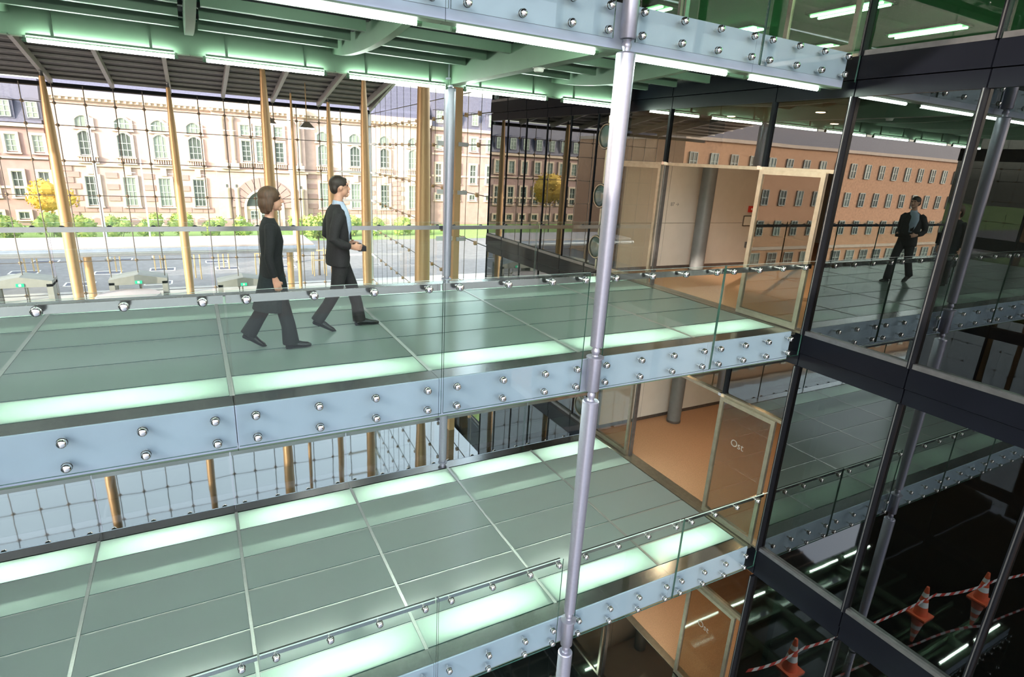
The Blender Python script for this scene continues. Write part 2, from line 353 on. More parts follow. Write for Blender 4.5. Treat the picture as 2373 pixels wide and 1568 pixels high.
# ------------------------------------------------------------------ footbridges
bolt_m = None
def get_bolt():
    if 'bolt' not in CACHE:
        mb = MB()
        mb.lathe([(0.012, -0.085), (0.012, -0.004), (0.035, -0.004), (0.036, 0.018), (0.031, 0.030), (0.020, 0.036)], 12, 0, 'y')
        mb.lathe([(0.038, -0.012), (0.038, -0.004)], 12, 1, 'y')
        CACHE['bolt'] = mb.mesh('bolt', ['chrome', 'gasket'], 40)
    return CACHE['bolt']
GLFM = [2, 3, 0, 1, 0, 1]      # bottom edge, top edge, faces, side edges
def footbridge(z0, which, label):
    t = thing('footbridge', label, 'footbridge', (2.7, D/2, z0), 'glass floored footbridges')
    nb = len(XK)-1
    for b in range(nb):
        x0, x1 = XK[b], XK[b+1]
        for r in range(6):
            box('deck_panel', x0+0.022, x1-0.022, YR[r]+0.017, YR[r+1]-0.017, z0-0.032, z0, ['deck_clear', 'deck_glass', 'glass_edge'], t, fm=[0, 1, 2, 2, 2, 2])
        for y in YR[1:-1]:
            box('stringer', x0+0.10, x1-0.10, y-0.035, y+0.035, z0-(0.26 if y < 0.6 else 0.195), z0-0.085, 'soffit_paint', t)  # first stringer shaped deeper to keep edge tube light off the next row
            box('gasket_strip', x0+0.05, x1-0.05, y-0.05, y+0.05, z0-0.085, z0-0.034, 'gasket', t)
            box('joint_strip', x0+0.022, x1-0.022, y-0.013, y+0.013, z0-0.034, z0-0.005, 'bar_steel', t)
        for s in (0, 1):
            Y = (lambda v: v) if s == 0 else (lambda v: D-v)
            ya, yb = sorted((Y(-0.225), Y(-0.002))); box('sill_plate', x0+0.002, x1-0.002, ya, yb, z0-0.014, z0+0.003, 'steel', t)
            ya, yb = sorted((Y(-0.245), Y(-0.226))); box('fascia_panel', x0+0.003, x1-0.003, ya, yb, z0-0.40, z0+0.001, 'fascia', t)
            ya, yb = sorted((Y(-0.245), Y(-0.105))); box('soffit_plate', x0+0.003, x1-0.003, ya, yb, z0-0.415, z0-0.401, 'soffit_paint', t)
            ya, yb = sorted((Y(-0.125), Y(-0.105))); box('edge_web', x0, x1, ya, yb, z0-0.400, z0-0.016, 'soffit_paint', t)
            # glass balustrade panel with its bolts and handrail bar
            g0, g1 = x0+0.010, x1-0.010
            if abs(x1-5.55) < 0.01 and s == 0: g1 = 5.365
            if abs(x0-5.55) < 0.01 and s == 0: g0 = 5.635
            if x1 == XE: g1 = 9.152
            ya, yb = sorted((Y(-0.342), Y(-0.324)))
            gp = box('glass_panel', g0, g1, ya, yb, z0-0.335, z0+1.022, ['rail_glass', 'glass_edge', 'glass_edge', 'glass_top_edge'], t, fm=GLFM)
            for bx in (0.155, 0.675, 1.185, 1.695):
                xb = x0+bx*(x1-x0)/L
                if bx == 1.695 and g1 < x1-0.1: xb = 5.30
                if bx == 0.155 and g0 > x0+0.1: xb = 5.735
                for zz in (-0.065, -0.27, 0.945):
                    inst('bolt', get_bolt(), (xb, Y(-0.346), z0+zz), gp, rot=(0, 0, 0 if s == 0 else PI))
            ya, yb = sorted((Y(-0.268), Y(-0.250))); box('handrail_bar', g0, g1, ya, yb, z0+0.905, z0+0.972, 'steel', t)
    for k, x in enumerate(XK[:-1]):
        if k == 0: continue
        box('crossbar', x-0.020, x+0.020, 0.0, D, z0-0.034, z0+0.004, 'bar_steel', t)
        mb = MB(); prim = abs(x-5.55) < 0.01
        hw = 0.085 if prim else 0.045
        if prim: poly = [(-0.10, -0.41), (D+0.10, -0.41), (D+0.10, -0.036), (-0.10, -0.036)]
        else:
            poly = []
            for i in range(17):
                u = i/16; yy = -0.10+u*(D+0.2); poly.append((yy, -0.14-0.20*math.sin(PI*min(1, max(0, 0.04+0.92*u)))**0.75))
            poly += [(D+0.10, -0.036), (-0.10, -0.036)]
        mb.prism([(a, c+z0) for a, c in poly], x-hw, x+hw, 'x'); mb.build('cross_beam', 'soffit_paint', t, (x, D/2, z0), 30)
    box('end_plate', XE, XW-0.04, -0.225, D+0.225, z0-0.06, z0+0.004, 'bronze_metal', t)
    return t
BL = {'lowest': 'lowest footbridge, empty pale green glass deck with bright edges, below the walkers',
      'middle': 'middle footbridge carrying two walkers, pale green frosted glass deck and clear balustrades',
      'top': 'topmost footbridge, green lit underside with beams and tubes showing overhead'}
for z0, nm in LEVELS: footbridge(z0, nm, BL[nm])

# strip lights under the edges
def tube_mesh(ln):
    k = ('tube', round(ln, 3))
    if k not in CACHE:
        mb = MB(); mb.tube((-ln/2, 0, 0), (ln/2, 0, 0), 0.022, n=10); a = mb.mesh('tube', 'tube', 50)
        mb = MB(); mb.tube((-0.022, 0, 0), (0.022, 0, 0), 0.024, n=10); mb.box(-0.014, 0.014, -0.012, 0.012, 0, 0.05); b = mb.mesh('end_cap', 'soffit_paint')
        mb = MB(); mb.box(-ln/2, ln/2, -0.02, 0.02, 0.050, 0.075); [mb.box(q_-0.015, q_+0.015, -0.012, 0.012, 0.075, 0.37) for q_ in (-ln/3, ln/3)]; c = mb.mesh('mounting_rail', 'soffit_paint')
        CACHE[k] = (a, b, c)
    return CACHE[k]
for z0, nm in LEVELS:
    for s, wname in ((0, 'near'), (1, 'far')):
        for b in range(len(XK)-1):
            x0, x1 = XK[b], XK[b+1]; ln = (x1-x0)-0.36; xc = (x0+x1)/2; n = len(XK)-2-b
            y = -0.035 if s == 0 else D+0.035
            z = z0-(0.42 if s == 0 else 0.465)
            t = thing('strip_light', 'fluorescent tube under the %s edge of the %s footbridge, %s from the doors' % (wname, nm, ORD[n]), 'lamp', (xc, y, z), 'bridge edge tubes')
            a, bm_, c = tube_mesh(ln)
            inst('tube', a, (xc, y, z), t); inst('end_cap', bm_, (xc-ln/2-0.02, y, z), t); inst('end_cap', bm_, (xc+ln/2+0.02, y, z), t); inst('mounting_rail', c, (xc, y, z), t)

# ------------------------------------------------------------------ steel columns of the bridges
def bridge_column(x, y, label, front):
    t = thing('bridge_column', label, 'column', (x, y, GZ), 'slender steel bridge columns')
    zs = [GZ, -H, 0.0, H, 2*H]
    for i in range(4):
        a, b = zs[i], zs[i+1]
        lo = a+(0.20 if front else 0.12) if i else a+0.02
        hi = b-0.45
        prof = [(0.060, lo-0.001), (0.071, lo), (0.074, lo+0.6), (0.085, (lo+hi)/2), (0.094, hi-0.4), (0.095, hi-0.012), (0.085, hi)]
        mb = MB(); mb.lathe([(r, h-lo) for r, h in prof], 28); mb.build('shaft', 'column_paint', t, (x, y, lo), 35, rel=True)
        # neck ball, cap and sleeve at the next bridge
        mb = MB(); mb.lathe([(0.045, hi-lo), (0.035, hi+0.02-lo), (0.047, hi+0.05-lo), (0.047, hi+0.075-lo), (0.035, hi+0.10-lo), (0.045, hi+0.115-lo)], 20); mb.build('neck', 'column_paint', t, (x, y, lo), 50, rel=True)
        mb = MB()
        if front: mb.lathe([(0.072, b-0.33-lo), (0.078, b-0.32-lo), (0.078, b+0.06-lo), (0.10, b+0.062-lo), (0.10, b+0.078-lo), (0.06, b+0.085-lo)], 28)
        else: mb.lathe([(0.10, b-0.335-lo), (0.10, b-0.31-lo), (0.06, b-0.30-lo), (0.06, b-0.02-lo)], 28)
        mb.build('sleeve', 'column_paint', t, (x, y, lo), 40, rel=True)
        mb = MB()
        if front: mb.lathe([(0.04, b+0.085-lo), (0.033, b+0.10-lo), (0.050, b+0.13-lo), (0.050, b+0.15-lo), (0.033, b+0.185-lo), (0.05, b+0.2-lo)], 20)
        else: mb.lathe([(0.055, b+0.003-lo), (0.055, b+0.05-lo), (0.085, b+0.052-lo), (0.085, b+0.075-lo), (0.05, b+0.08-lo), (0.05, b+0.12-lo)], 20)
        mb.build('neck', 'column_paint', t, (x, y, lo), 50, rel=True)
bridge_column(5.50, -0.385, 'slender pale steel column in front of the footbridges, running the whole height', True)
bridge_column(5.50, 4.05, 'slender pale steel column on the far edge of the footbridges', False)

# ------------------------------------------------------------------ doors of the three lower levels
DL = ['at the ground floor, bottom right', 'on the lowest footbridge', 'on the middle footbridge', 'on the top footbridge']
def leaf(parent, y0, y1, z0, z1, x):
    mb = MB(); w = 0.065
    mb.box(x-0.025, x+0.025, y0, y0+w, z0, z1); mb.box(x-0.025, x+0.025, y1-w, y1, z0, z1)
    mb.box(x-0.025, x+0.025, y0+w, y1-w, z0, z0+0.09); mb.box(x-0.025, x+0.025, y0+w, y1-w, z1-w, z1)
    f = mb.build('leaf_frame', 'bronze_metal', parent, (x, (y0+y1)/2, z0))
    box('leaf_pane', x-0.006, x+0.006, y0+w, y1-w, z0+0.09, z1-w, 'door_glass', parent)
    return f
def text_mesh(cu):
    tmp = bpy.data.objects.new('tmp', cu); me = bpy.data.meshes.new_from_object(tmp); bpy.data.objects.remove(tmp); return me
def ost(parent, x, y, z):
    cu = bpy.data.curves.new('lettering', 'FONT'); cu.body = 'Ost'; cu.size = 0.17; cu.extrude = 0.0008; cu.align_x = 'CENTER'; cu.materials.append(M('lettering'))
    o = bpy.data.objects.new('lettering', text_mesh(cu)); o.rotation_euler = (PI/2, 0, -PI/2); place(o, (x, y, z), parent); return o
pm('lettering', (0.22, 0.20, 0.18), 0.8, 0.0, 0.1, 20)
for zi, z0 in enumerate(ZF[:4]):
    d = struct('door_%d' % (zi+1), (XW, 1.9, z0), 'pair of framed glass doors standing open '+DL[zi])
    leaf(d, -0.235, 0.83, z0+0.02, z0+2.18, XW-0.07)
    leaf(d, 2.95, 4.15, z0+0.02, z0+2.18, XW-0.07)
    for y in (0.86, 2.92):
        box('jamb', XW-0.03, XW+0.05, y-0.02, y+0.02, z0, z0+2.17, 'steel_dark', d)
        box('hinge', XW-0.09, XW-0.03, y-0.03, y+0.03, z0+2.18, z0+2.23, 'chrome', d)
    box('threshold', XW-0.04, XW+0.12, -0.31, 4.15, z0-0.028, z0+0.006, 'bronze_metal', d)
    if zi < 2: ost(d, XW-0.078, 0.36, z0+1.45)

# ------------------------------------------------------------------ hall roof
rf = struct('ceiling', (3.5, 20, 5), 'dark louvred hall roof sloping to the glass front')
def rz(y): return 4.10+0.165*(27-y)
ang = math.atan(-0.165)
mb = MB(); mb.add([(-16, 27.4, rz(27.4)+0.30), (10.35, 27.4, rz(27.4)+0.30), (9.30, 11.0, rz(11)+0.30), (-16, 11.0, rz(11)+0.30),
                   (-16, 27.4, rz(27.4)+0.5), (10.35, 27.4, rz(27.4)+0.5), (9.30, 11.0, rz(11)+0.5), (-16, 11.0, rz(11)+0.5)], BF)
mb.build('roof_panel', 'roof_dark', rf, (0, 20, 5))
y = 26.9
while y > 11.2:
    xr = 9.25+(y-10.1)*0.064
    inst('slat', boxmesh(xr+16, 0.06, 0.09, 'roof_slat'), ((xr-16)/2, y, rz(y)+0.25), rf)
    y -= 0.80
for i in range(-4, 7):
    x = -3.05+2.15*(i)
    if x > 10: continue
    ya, yb = 11.2, 27.0; ln = math.hypot(yb-ya, rz(ya)-rz(yb))
    inst('beam', boxmesh(0.14, ln, 0.26, 'roof_beam'), (x, (ya+yb)/2, rz((ya+yb)/2)+0.12), rf, rot=(ang, 0, 0))
box('upper_roof_panel', -16, 9.1, -7.0, 11.0, 7.30, 7.55, 'roof_dark', rf)
for i in range(9): box('upper_beam', -16, 9.1, -6.6+2.1*i, -6.45+2.1*i, 7.08, 7.30, 'roof_slat', rf)
box('edge_beam', -16, 10.3, 26.9, 27.15, 3.98, 4.16, 'wing_metal', rf)
mb = MB(); mb.add([(9.28, 11, rz(11)), (9.40, 11, rz(11)), (10.40, 27.1, rz(27.1)), (10.28, 27.1, rz(27.1)), (9.28, 11, rz(11)+0.3), (9.40, 11, rz(11)+0.3), (10.40, 27.1, rz(27.1)+0.3), (10.28, 27.1, rz(27.1)+0.3)], BF)
mb.build('verge_beam', 'roof_beam', rf, (9.8, 19, 5))

# ------------------------------------------------------------------ cable net glass walls
ZG = [GZ, -6.34, -4.84, -3.36, -1.90, -0.43, 1.03, 2.48, 3.36, 4.0]
def netwall(name, label, pts_x, p0, dirv, ztop, rr=0.022):
    """pts_x: positions along the wall; p0 + s*dirv; panes between"""
    w = struct(name, (p0[0], p0[1], GZ), label)
    rot = math.atan2(dirv[1], dirv[0]); P = lambda s, z, off=0: Vector((p0[0]+dirv[0]*s-dirv[1]*off, p0[1]+dirv[1]*s+dirv[0]*off, z))
    for a, b in zip(pts_x[:-1], pts_x[1:]):
        for c, d2 in zip(ZG[:-1], ZG[1:]):
            m_ = boxmesh(b-a-0.016, 0.012, d2-c-0.016, 'facade_glass')
            inst('pane', m_, P((a+b)/2, (c+d2)/2), w, rot=(0, 0, rot))
    for s in pts_x:
        mb = MB(); mb.tube((0, 0, 0), (0, 0, ztop(s)-GZ), rr, n=6); inst('rod', mb.mesh('rod', 'net_steel', 40), P(s, GZ, -0.10), w)
        for z in ZG[1:-1]:
            if 'node' not in CACHE:
                q = MB(); q.lathe([(0.03, -0.06), (0.07, -0.05), (0.07, 0.03), (0.03, 0.04)], 10, 0, 'y'); q.box(-0.10, 0.10, -0.012, 0.012, -0.012, 0.012); CACHE['node'] = q.mesh('node', 'atrium_steel', 40)
            inst('node', CACHE['node'], P(s, z, -0.05), w, rot=(0, 0, rot))
    for z in ZG[1:]:
        mb = MB(); mb.tube(P(pts_x[0], z, -0.10), P(pts_x[-1], z, -0.10), 0.017, n=6); mb.build('cable', 'net_steel', w, P(pts_x[0], z, -0.10), 40)
    return w
xs = [-3.05+1.075*i for i in range(-8, 13)]; xs[-1] = 10.20
wb = netwall('wall_back', 'cable stayed glass front of the hall with square panes', [x-xs[0] for x in xs], (xs[0], 27.0), (1, 0), lambda s: 4.1)
sdv = Vector((1.03, 16.9, 0)); SL = sdv.length; sdv.normalize()
ss = [SL*i/15 for i in range(16)]
ws = netwall('wall_side', 'cable stayed glass side of the hall beyond the bridges', ss, (9.25, 10.1), (sdv.x, sdv.y), lambda s: 4.1+0.165*(27-(10.1+s*sdv.y)), 0.010)
# upper glazing of the side wall under the roof slope
for i in range(15):
    a, b = ss[i], ss[i+1]; p = (a+b)/2; yb = 10.1+p*sdv.y; zt = rz(yb)-0.05
    if zt > 4.3: inst('pane', boxmesh(b-a-0.016, 0.012, zt-4.02, 'facade_glass'), (9.25+sdv.x*p, yb, (4.02+zt)/2), ws, rot=(0, 0, math.atan2(sdv.y, sdv.x)))
box('corner_post', 10.24, 10.36, 26.94, 27.06, GZ, 4.1, 'white_paint', ws)
for z in (-3.36, -0.43, 1.03, 2.48, -1.90):
    box('transom', 8.6, 10.25, 26.80, 26.86, z-0.05, z+0.05, 'white_paint', wb)
    inst('transom', boxmesh(1.3, 0.06, 0.10, 'white_paint'), (10.24, 26.2, z), ws, rot=(0, 0, math.atan2(sdv.y, sdv.x)))
# hall masts
def mast(x, y, r, top, label):
    t = thing('hall_mast', label, 'column', (x, y, GZ), 'tapered hall masts')
    h = top-GZ; mb = MB()
    mb.lathe([(r*0.55, 0), (r*0.8, h*0.12), (r, h*0.38), (r*0.96, h*0.6), (r*0.75, h*0.85), (r*0.42, h*0.985)], 20); mb.build('shaft', 'atrium_steel', t, (x, y, GZ), 40, rel=True)
    mb = MB(); mb.lathe([(r*0.75, 0), (r*0.75, 0.05), (r*0.5, 0.06)], 16); mb.build('base_plate', 'steel_dark', t, (x, y, GZ), 40, rel=True)
    mb = MB(); mb.lathe([(r*0.42, h*0.985), (r*0.30, h*0.99), (r*0.30, h)], 12); mb.build('tip', 'steel_dark', t, (x, y, GZ), 40, rel=True)
mast(-3.03, 25, 0.220, rz(25)-0.02, 'thick orange lit tapered mast at the far left of the glass front')
mast(1.22, 25, 0.183, rz(25)-0.02, 'tapered mast at the glass front left of the woman')
mast(7.80, 25, 0.168, rz(25)-0.02, 'thin tapered mast at the glass front beside the man')
mast(4.50, 20.5, 0.220, rz(20.5)-0.02, 'tall tapered mast behind the head of the woman')
mast(8.35, 20.5, 0.205, rz(20.5)-0.02, 'tall tapered mast right of the man near the hall corner')
mast(8.62, 14.0, 0.262, rz(14)-0.02, 'stout grey mast left of the pale bridge column')
mast(5.98, 24.0, 0.091, rz(24)-0.02, 'slim short mast carrying a floodlight bar under the roof')
for (x, y, z, nm) in ((9.12, 12.3, 4.0, 'flat steel post of the side glazing beside the pale bridge column'),):
    t = thing('wall_post', nm, 'column', (x, y, GZ))
    box('post', x-0.10, x+0.10, y-0.14, y+0.14, GZ, 6.4, 'atrium_steel', t)
    for zz in (-3.36, -0.43, 1.03, 2.48): 
        box('bracket', x-0.02, x+0.30, y-0.20, y-0.14, zz-0.06, zz+0.06, 'roof_beam', t)
        box('arm', x-0.65, x-0.10, y-0.03, y+0.03, zz-0.07, zz+0.07, 'white_paint', t)
# floodlights under the roof
for (x, y, z, nm) in ((4.95, 23.6, 3.05, 'orange floodlight on the slim mast, left one'), (6.55, 23.6, 2.98, 'orange floodlight on the slim mast, right one')):
    t = thing('floodlight', nm, 'lamp', (x, y, z), 'mast floodlights')
    mb = MB(); mb.add([(x-0.32, y-0.12, z), (x+0.32, y-0.12, z), (x+0.32, y+0.12, z), (x-0.32, y+0.12, z), (x-0.10, y-0.05, z+0.25), (x+0.10, y-0.05, z+0.25), (x+0.10, y+0.05, z+0.25), (x-0.10, y+0.05, z+0.25)], BF); mb.build('housing', 'bronze_metal', t, (x, y, z))
    box('lens', x-0.31, x+0.31, y-0.11, y+0.11, z-0.05, z, 'white_lamp', t)
    mb = MB(); mb.tube((x, y, z+0.25), (x, y, rz(y)+0.2), 0.02); mb.build('arm', 'atrium_steel', t, (x, y, z))
for (x, y, z, nm) in ((4.9, 17.6, 4.92, 'white strip lamp under the hall roof, left of two'), (6.35, 17.6, 4.95, 'white strip lamp under the hall roof, right of two')):
    t = thing('roof_lamp', nm, 'lamp', (x, y, z), 'white roof strip lamps')
    box('diffuser', x-0.42, x+0.42, y-0.10, y+0.10, z-0.05, z, 'white_lamp', t); box('housing', x-0.44, x+0.44, y-0.11, y+0.11, z, z+0.10, 'roof_beam', t)
    box('hanger', x-0.01, x+0.01, y-0.01, y+0.01, z+0.10, rz(y)+0.1, 'roof_beam', t)

# ------------------------------------------------------------------ entrance portals at the glass front
def portal(x0, x1, ztop, label):
    t = thing('entrance_portal', label, 'doorway', ((x0+x1)/2, 27, GZ), 'grey entrance portals'); y0, y1 = 26.3, 27.5
    mb = MB(); w = 0.22
    mb.box(x0, x0+w, y0, y1, GZ, ztop-0.18); mb.box(x1-w, x1, y0, y1, GZ, ztop-0.18); mb.build('side_frame', 'portal_grey', t, ((x0+x1)/2, 27, GZ))
    mb = MB(); xm = (x0+x1)/2
    mb.prism([(x0, ztop-0.30), (x1, ztop-0.30), (x1, ztop-0.05), (xm, ztop+0.16), (x0, ztop-0.05)], y0, y1, 'y'); mb.build('header', 'portal_grey', t, (xm, 27, ztop))
    for i in range(2):
        a = x0+w+(x1-x0-2*w)*i/2; b = x0+w+(x1-x0-2*w)*(i+1)/2
        box('door_pane', a+0.03, b-0.03, y1-0.1, y1-0.08, GZ+0.02, ztop-0.32, 'facade_glass', t)
        mb = MB(); mb.box(a, a+0.03, y1-0.12, y1-0.06, GZ, ztop-0.30); mb.box(b-0.03, b, y1-0.12, y1-0.06, GZ, ztop-0.30); mb.build('door_stile', 'bronze_metal', t, (a, 27, GZ))
    box('exit_sign', xm-0.14, xm+0.14, y0-0.03, y0-0.005, ztop-0.26, ztop-0.12, 'exit_green', t)
    box('sign_plate', xm-0.045, xm+0.045, y0-0.036, y0-0.031, ztop-0.24, ztop-0.14, 'white_paint', t)
portal(-6.35, -4.10, -4.03, 'grey entrance portal at the far left of the glass front')
portal(-2.05, 0.28, -4.10, 'grey entrance portal behind the glass drum')
portal(2.42, 4.75, -4.43, 'grey entrance portal behind the woman')
t = thing('revolving_drum', 'round glazed drum of a revolving door with a pale roof disc', 'doorway', (-1.20, 24.95, GZ))
mb = MB(); mb.lathe([(1.25, 2.55), (1.27, 2.62), (1.20, 2.70), (0.3, 2.78)], 40); mb.build('roof_disc', 'canopy_white', t, (-1.20, 24.95, GZ), 40, rel=True)
for k in range(10):
    a = 2*PI*k/10; mb = MB(); mb.tube((1.2*math.cos(a), 1.2*math.sin(a), 0.02), (1.2*math.cos(a), 1.2*math.sin(a), 2.55), 0.03, n=8); mb.build('post', 'steel_dark', t, (-1.20, 24.95, GZ), 40, rel=True)
# canopy outside
t = thing('canopy', 'long flat pale canopy with a silver edge outside the glass front', 'canopy', (0, 36, GZ))
mb = MB(); mb.box(-16, 8.3, 33.6, 37.6, -4.10, -3.72); mb.build('slab', 'canopy_white', t, (0, 36, -4))
mb = MB()
prof = [(33.30, -3.84), (33.15, -3.92), (33.10, -4.05), (33.20, -4.20), (33.60, -4.26), (33.60, -3.80)]
mb.prism([(a, c) for a, c in prof], -16, 8.35, 'x'); mb.build('edge_moulding', 'canopy_metal', t, (0, 33.3, -4), 60)
for x in (-3.85, 6.95, -12.0):
    mb = MB(); mb.tube((x, 34.6, GZ), (x, 34.6, -4.10), 0.20, n=18); mb.build('support_post', 'atrium_steel', t, (x, 34.6, GZ), 40)

# ------------------------------------------------------------------ far stone building (beyond the square)
FY = 72.0
def win_mesh(w, h, arch, nx, ny, pane):
    """frame with glazing bars + pane, origin at the bottom centre, facing -y"""
    k = ('win', w, h, arch, nx, ny, pane)
    if k in CACHE: return CACHE[k]
    mb = MB(); fw = 0.07
    def topz(x): return h+(arch*(1-(2*x/w)**2) if arch else 0)
    outer = [(-w/2, 0), (w/2, 0)]+[(w/2-w*i/10, topz(w/2-w*i/10)) for i in range(11)]
    mb2 = MB(); mb2.prism(outer, -0.02, 0.02, 'y'); p = mb2.mesh('pane', pane)
    mb.box(-w/2, -w/2+fw, -0.07, -0.02, 0, h); mb.box(w/2-fw, w/2, -0.07, -0.02, 0, h); mb.box(-w/2, w/2, -0.07, -0.02, 0, fw)
    for i in range(10):
        a = -w/2+w*i/10; b = -w/2+w*(i+1)/10
        mb.add([(a, -0.07, topz(a)-fw), (b, -0.07, topz(b)-fw), (b, -0.02, topz(b)-fw), (a, -0.02, topz(a)-fw), (a, -0.07, topz(a)), (b, -0.07, topz(b)), (b, -0.02, topz(b)), (a, -0.02, topz(a))], BF)
    for i in range(1, nx): x = -w/2+w*i/nx; mb.box(x-0.03, x+0.03, -0.065, -0.02, 0, topz(x)-0.02)
    for j in range(1, ny): z = h*j/ny; mb.box(-w/2, w/2, -0.06, -0.02, z-0.03, z+0.03)
    f = mb.mesh('window', 'window_frame')
    # stone surround
    s_ = MB(); sw = 0.24
    s_.box(-w/2-sw, -w/2, -0.16, 0.02, -0.1, h); s_.box(w/2, w/2+sw, -0.16, 0.02, -0.1, h); s_.box(-w/2-sw-0.06, w/2+sw+0.06, -0.24, 0.02, -0.24, -0.1)
    for i in range(8):
        a = -w/2-sw+(w+2*sw)*i/8; b = -w/2-sw+(w+2*sw)*(i+1)/8; ca, cb = max(-w/2, min(w/2, a)), max(-w/2, min(w/2, b))
        s_.add([(a, -0.16, topz(ca)), (b, -0.16, topz(cb)), (b, 0.02, topz(cb)), (a, 0.02, topz(ca)), (a, -0.16, topz(ca)+sw), (b, -0.16, topz(cb)+sw), (b, 0.02, topz(cb)+sw), (a, 0.02, topz(ca)+sw)], BF)
    CACHE[k] = (f, p, s_.mesh('surround', 'stone_light')); return CACHE[k]
def window(parent, x, y, z, w, h, arch=0.0, nx=3, ny=3, pane='window_dark', surround=True):
    f, p, s_ = win_mesh(w, h, arch, nx, ny, pane)
    o = inst('window', f, (x, y, z), parent); inst('pane', p, (x, y, z), o)
    if surround: inst('surround', s_, (x, y, z), o)
    return o
B = thing('stone_building', 'pale stone building with arched windows and round portal across the square', 'building', (9, FY, GZ))
box('wall', -10.3, 30.2, FY, FY+12, GZ, 6.0, 'stone', B)
box('risalit_wall', 4.4, 14.2, FY-0.8, FY, GZ, 6.0, 'stone', B)
for a, b, y in ((-10.5, 4.4, FY), (4.2, 14.4, FY-0.8), (14.2, 30.4, FY)):
    box('cornice', a, b, y-0.55, y, 5.75, 6.45, 'stone_light', B); box('cornice_moulding', a, b, y-0.30, y, 5.45, 5.75, 'stone_light', B)
    box('string_course', a, b, y-0.22, y, -0.95, -0.68, 'stone_light', B)
    box('plinth', a, b, y-0.18, y, GZ, GZ+0.9, 'stone_block', B)
    n = int((b-a)/0.55)
    for i in range(n):
        x = a+0.3+i*(b-a-0.6)/max(1, n-1)
        inst('dentil', boxmesh(0.22, 0.22, 0.20, 'stone_light'), (x, y-0.40, 5.62), B)
mb = MB(); mb.prism([(FY-0.3, 6.45), (FY+12, 6.45), (FY+9, 10.5), (FY+3, 10.5)], -10.3, 30.2, 'x'); mb.build('roof', 'slate', B, (9, FY, 6.4))
WX = [-7.55, -4.15, -0.85, 2.50, 16.45, 20.35, 24.2, 28.0]
pan = ['window_dark', 'window_dark', 'window_pale', 'window_dark', 'window_pale', 'window_dark', 'window_dark', 'window_pale']
for i, x in enumerate(WX):
    window(B, x, FY-0.03, 0.15, 1.25, 2.05, 0.38, 3, 3, pan[i])
    window(B, x, FY-0.03, 2.95, 1.40, 0.70, 0.42, 3, 1, 'window_pale')
    window(B, x, FY-0.03, -5.00, 1.15, 3.00, 0.0, 3, 4, 'window_pale' if i % 3 else 'window_dark')
    window(B, x, FY-0.03, GZ+0.25, 1.05, 0.45, 0.22, 2, 1, 'window_dark')
    ba = box('balustrade', x-0.95, x+0.95, FY-0.45, FY-0.05, -0.02, 0.10, 'stone_light', B)
    for j in range(8): inst('baluster', boxmesh(0.10, 0.12, 0.50, 'stone_light'), (x-0.80+j*0.228, FY-0.30, -0.27), ba)
    box('balcony_base', x-0.95, x+0.95, FY-0.45, FY, -0.66, -0.52, 'stone_light', B)
    box('keystone', x-0.28, x+0.28, FY-0.30, FY, -1.75, -0.95, 'stone_light', B)
for x in (7.7, 9.25, 11.3):
    window(B, x, FY-0.83, 0.25, 0.95, 2.25, 0.0, 2, 4, 'window_pale' if x == 9.25 else 'window_dark')
    window(B, x, FY-0.83, 3.1, 0.95, 1.1, 0.0, 2, 2, 'window_pale')
    ba = box('balustrade', x-0.7, x+0.7, FY-1.15, FY-0.82, 0.02, 0.14, 'stone_light', B)
    for j in range(6): inst('baluster', boxmesh(0.10, 0.12, 0.50, 'stone_light'), (x-0.58+j*0.232, FY-1.05, -0.25), ba)
for x in (5.35, 6.35, 12.6, 13.5):
    mb = MB(); mb.lathe([(0.30, 0), (0.30, 0.25), (0.22, 0.3), (0.24, 2.0), (0.20, 4.6), (0.32, 4.75), (0.34, 5.0)], 14); mb.build('half_column', 'stone_light', B, (x, FY-0.95, 0.0), 40, rel=True)
    box('pedestal', x-0.45, x+0.45, FY-1.35, FY-0.8, -0.66, 0.0, 'stone_light', B)
    mb = MB(); mb.lathe([(0.28, 0), (0.26, 3.2), (0.32, 3.3), (0.32, 3.5)], 14); mb.build('half_column', 'stone_light', B, (x, FY-0.95, GZ+1.0), 40, rel=True)
    box('slot', x-0.09, x+0.09, FY-0.86, FY-0.79, GZ+1.2, -2.4, 'window_dark', B)
# round portal with radiating stones
AC = Vector((9.2, FY-0.82, -5.0))
for i in range(13):
    a0 = PI*i/13; a1 = PI*(i+1)/13-0.02; mb = MB()
    for (ra, rb, y0) in ((2.25, 3.45, FY-1.05),):
        q = [(AC.x+ra*math.cos(a0), AC.z+ra*math.sin(a0)), (AC.x+rb*math.cos(a0), AC.z+rb*math.sin(a0)), (AC.x+rb*math.cos(a1), AC.z+rb*math.sin(a1)), (AC.x+ra*math.cos(a1), AC.z+ra*math.sin(a1))]
        mb.prism(q, y0, FY-0.8, 'y')
    mb.build('voussoir', 'stone_block', B, AC)
mb = MB()
for i in range(24):
    a0 = PI*i/24; a1 = PI*(i+1)/24
    q = [(AC.x+1.95*math.cos(a0), AC.z+1.95*math.sin(a0)), (AC.x+2.22*math.cos(a0), AC.z+2.22*math.sin(a0)), (AC.x+2.22*math.cos(a1), AC.z+2.22*math.sin(a1)), (AC.x+1.95*math.cos(a1), AC.z+1.95*math.sin(a1))]
    mb.prism(q, FY-1.15, FY-0.8, 'y')
mb.box(AC.x-2.22, AC.x-1.95, FY-1.15, FY-0.8, GZ, AC.z); mb.box(AC.x+1.95, AC.x+2.22, FY-1.15, FY-0.8, GZ, AC.z)
mb.build('arch_moulding', 'stone_light', B, AC)
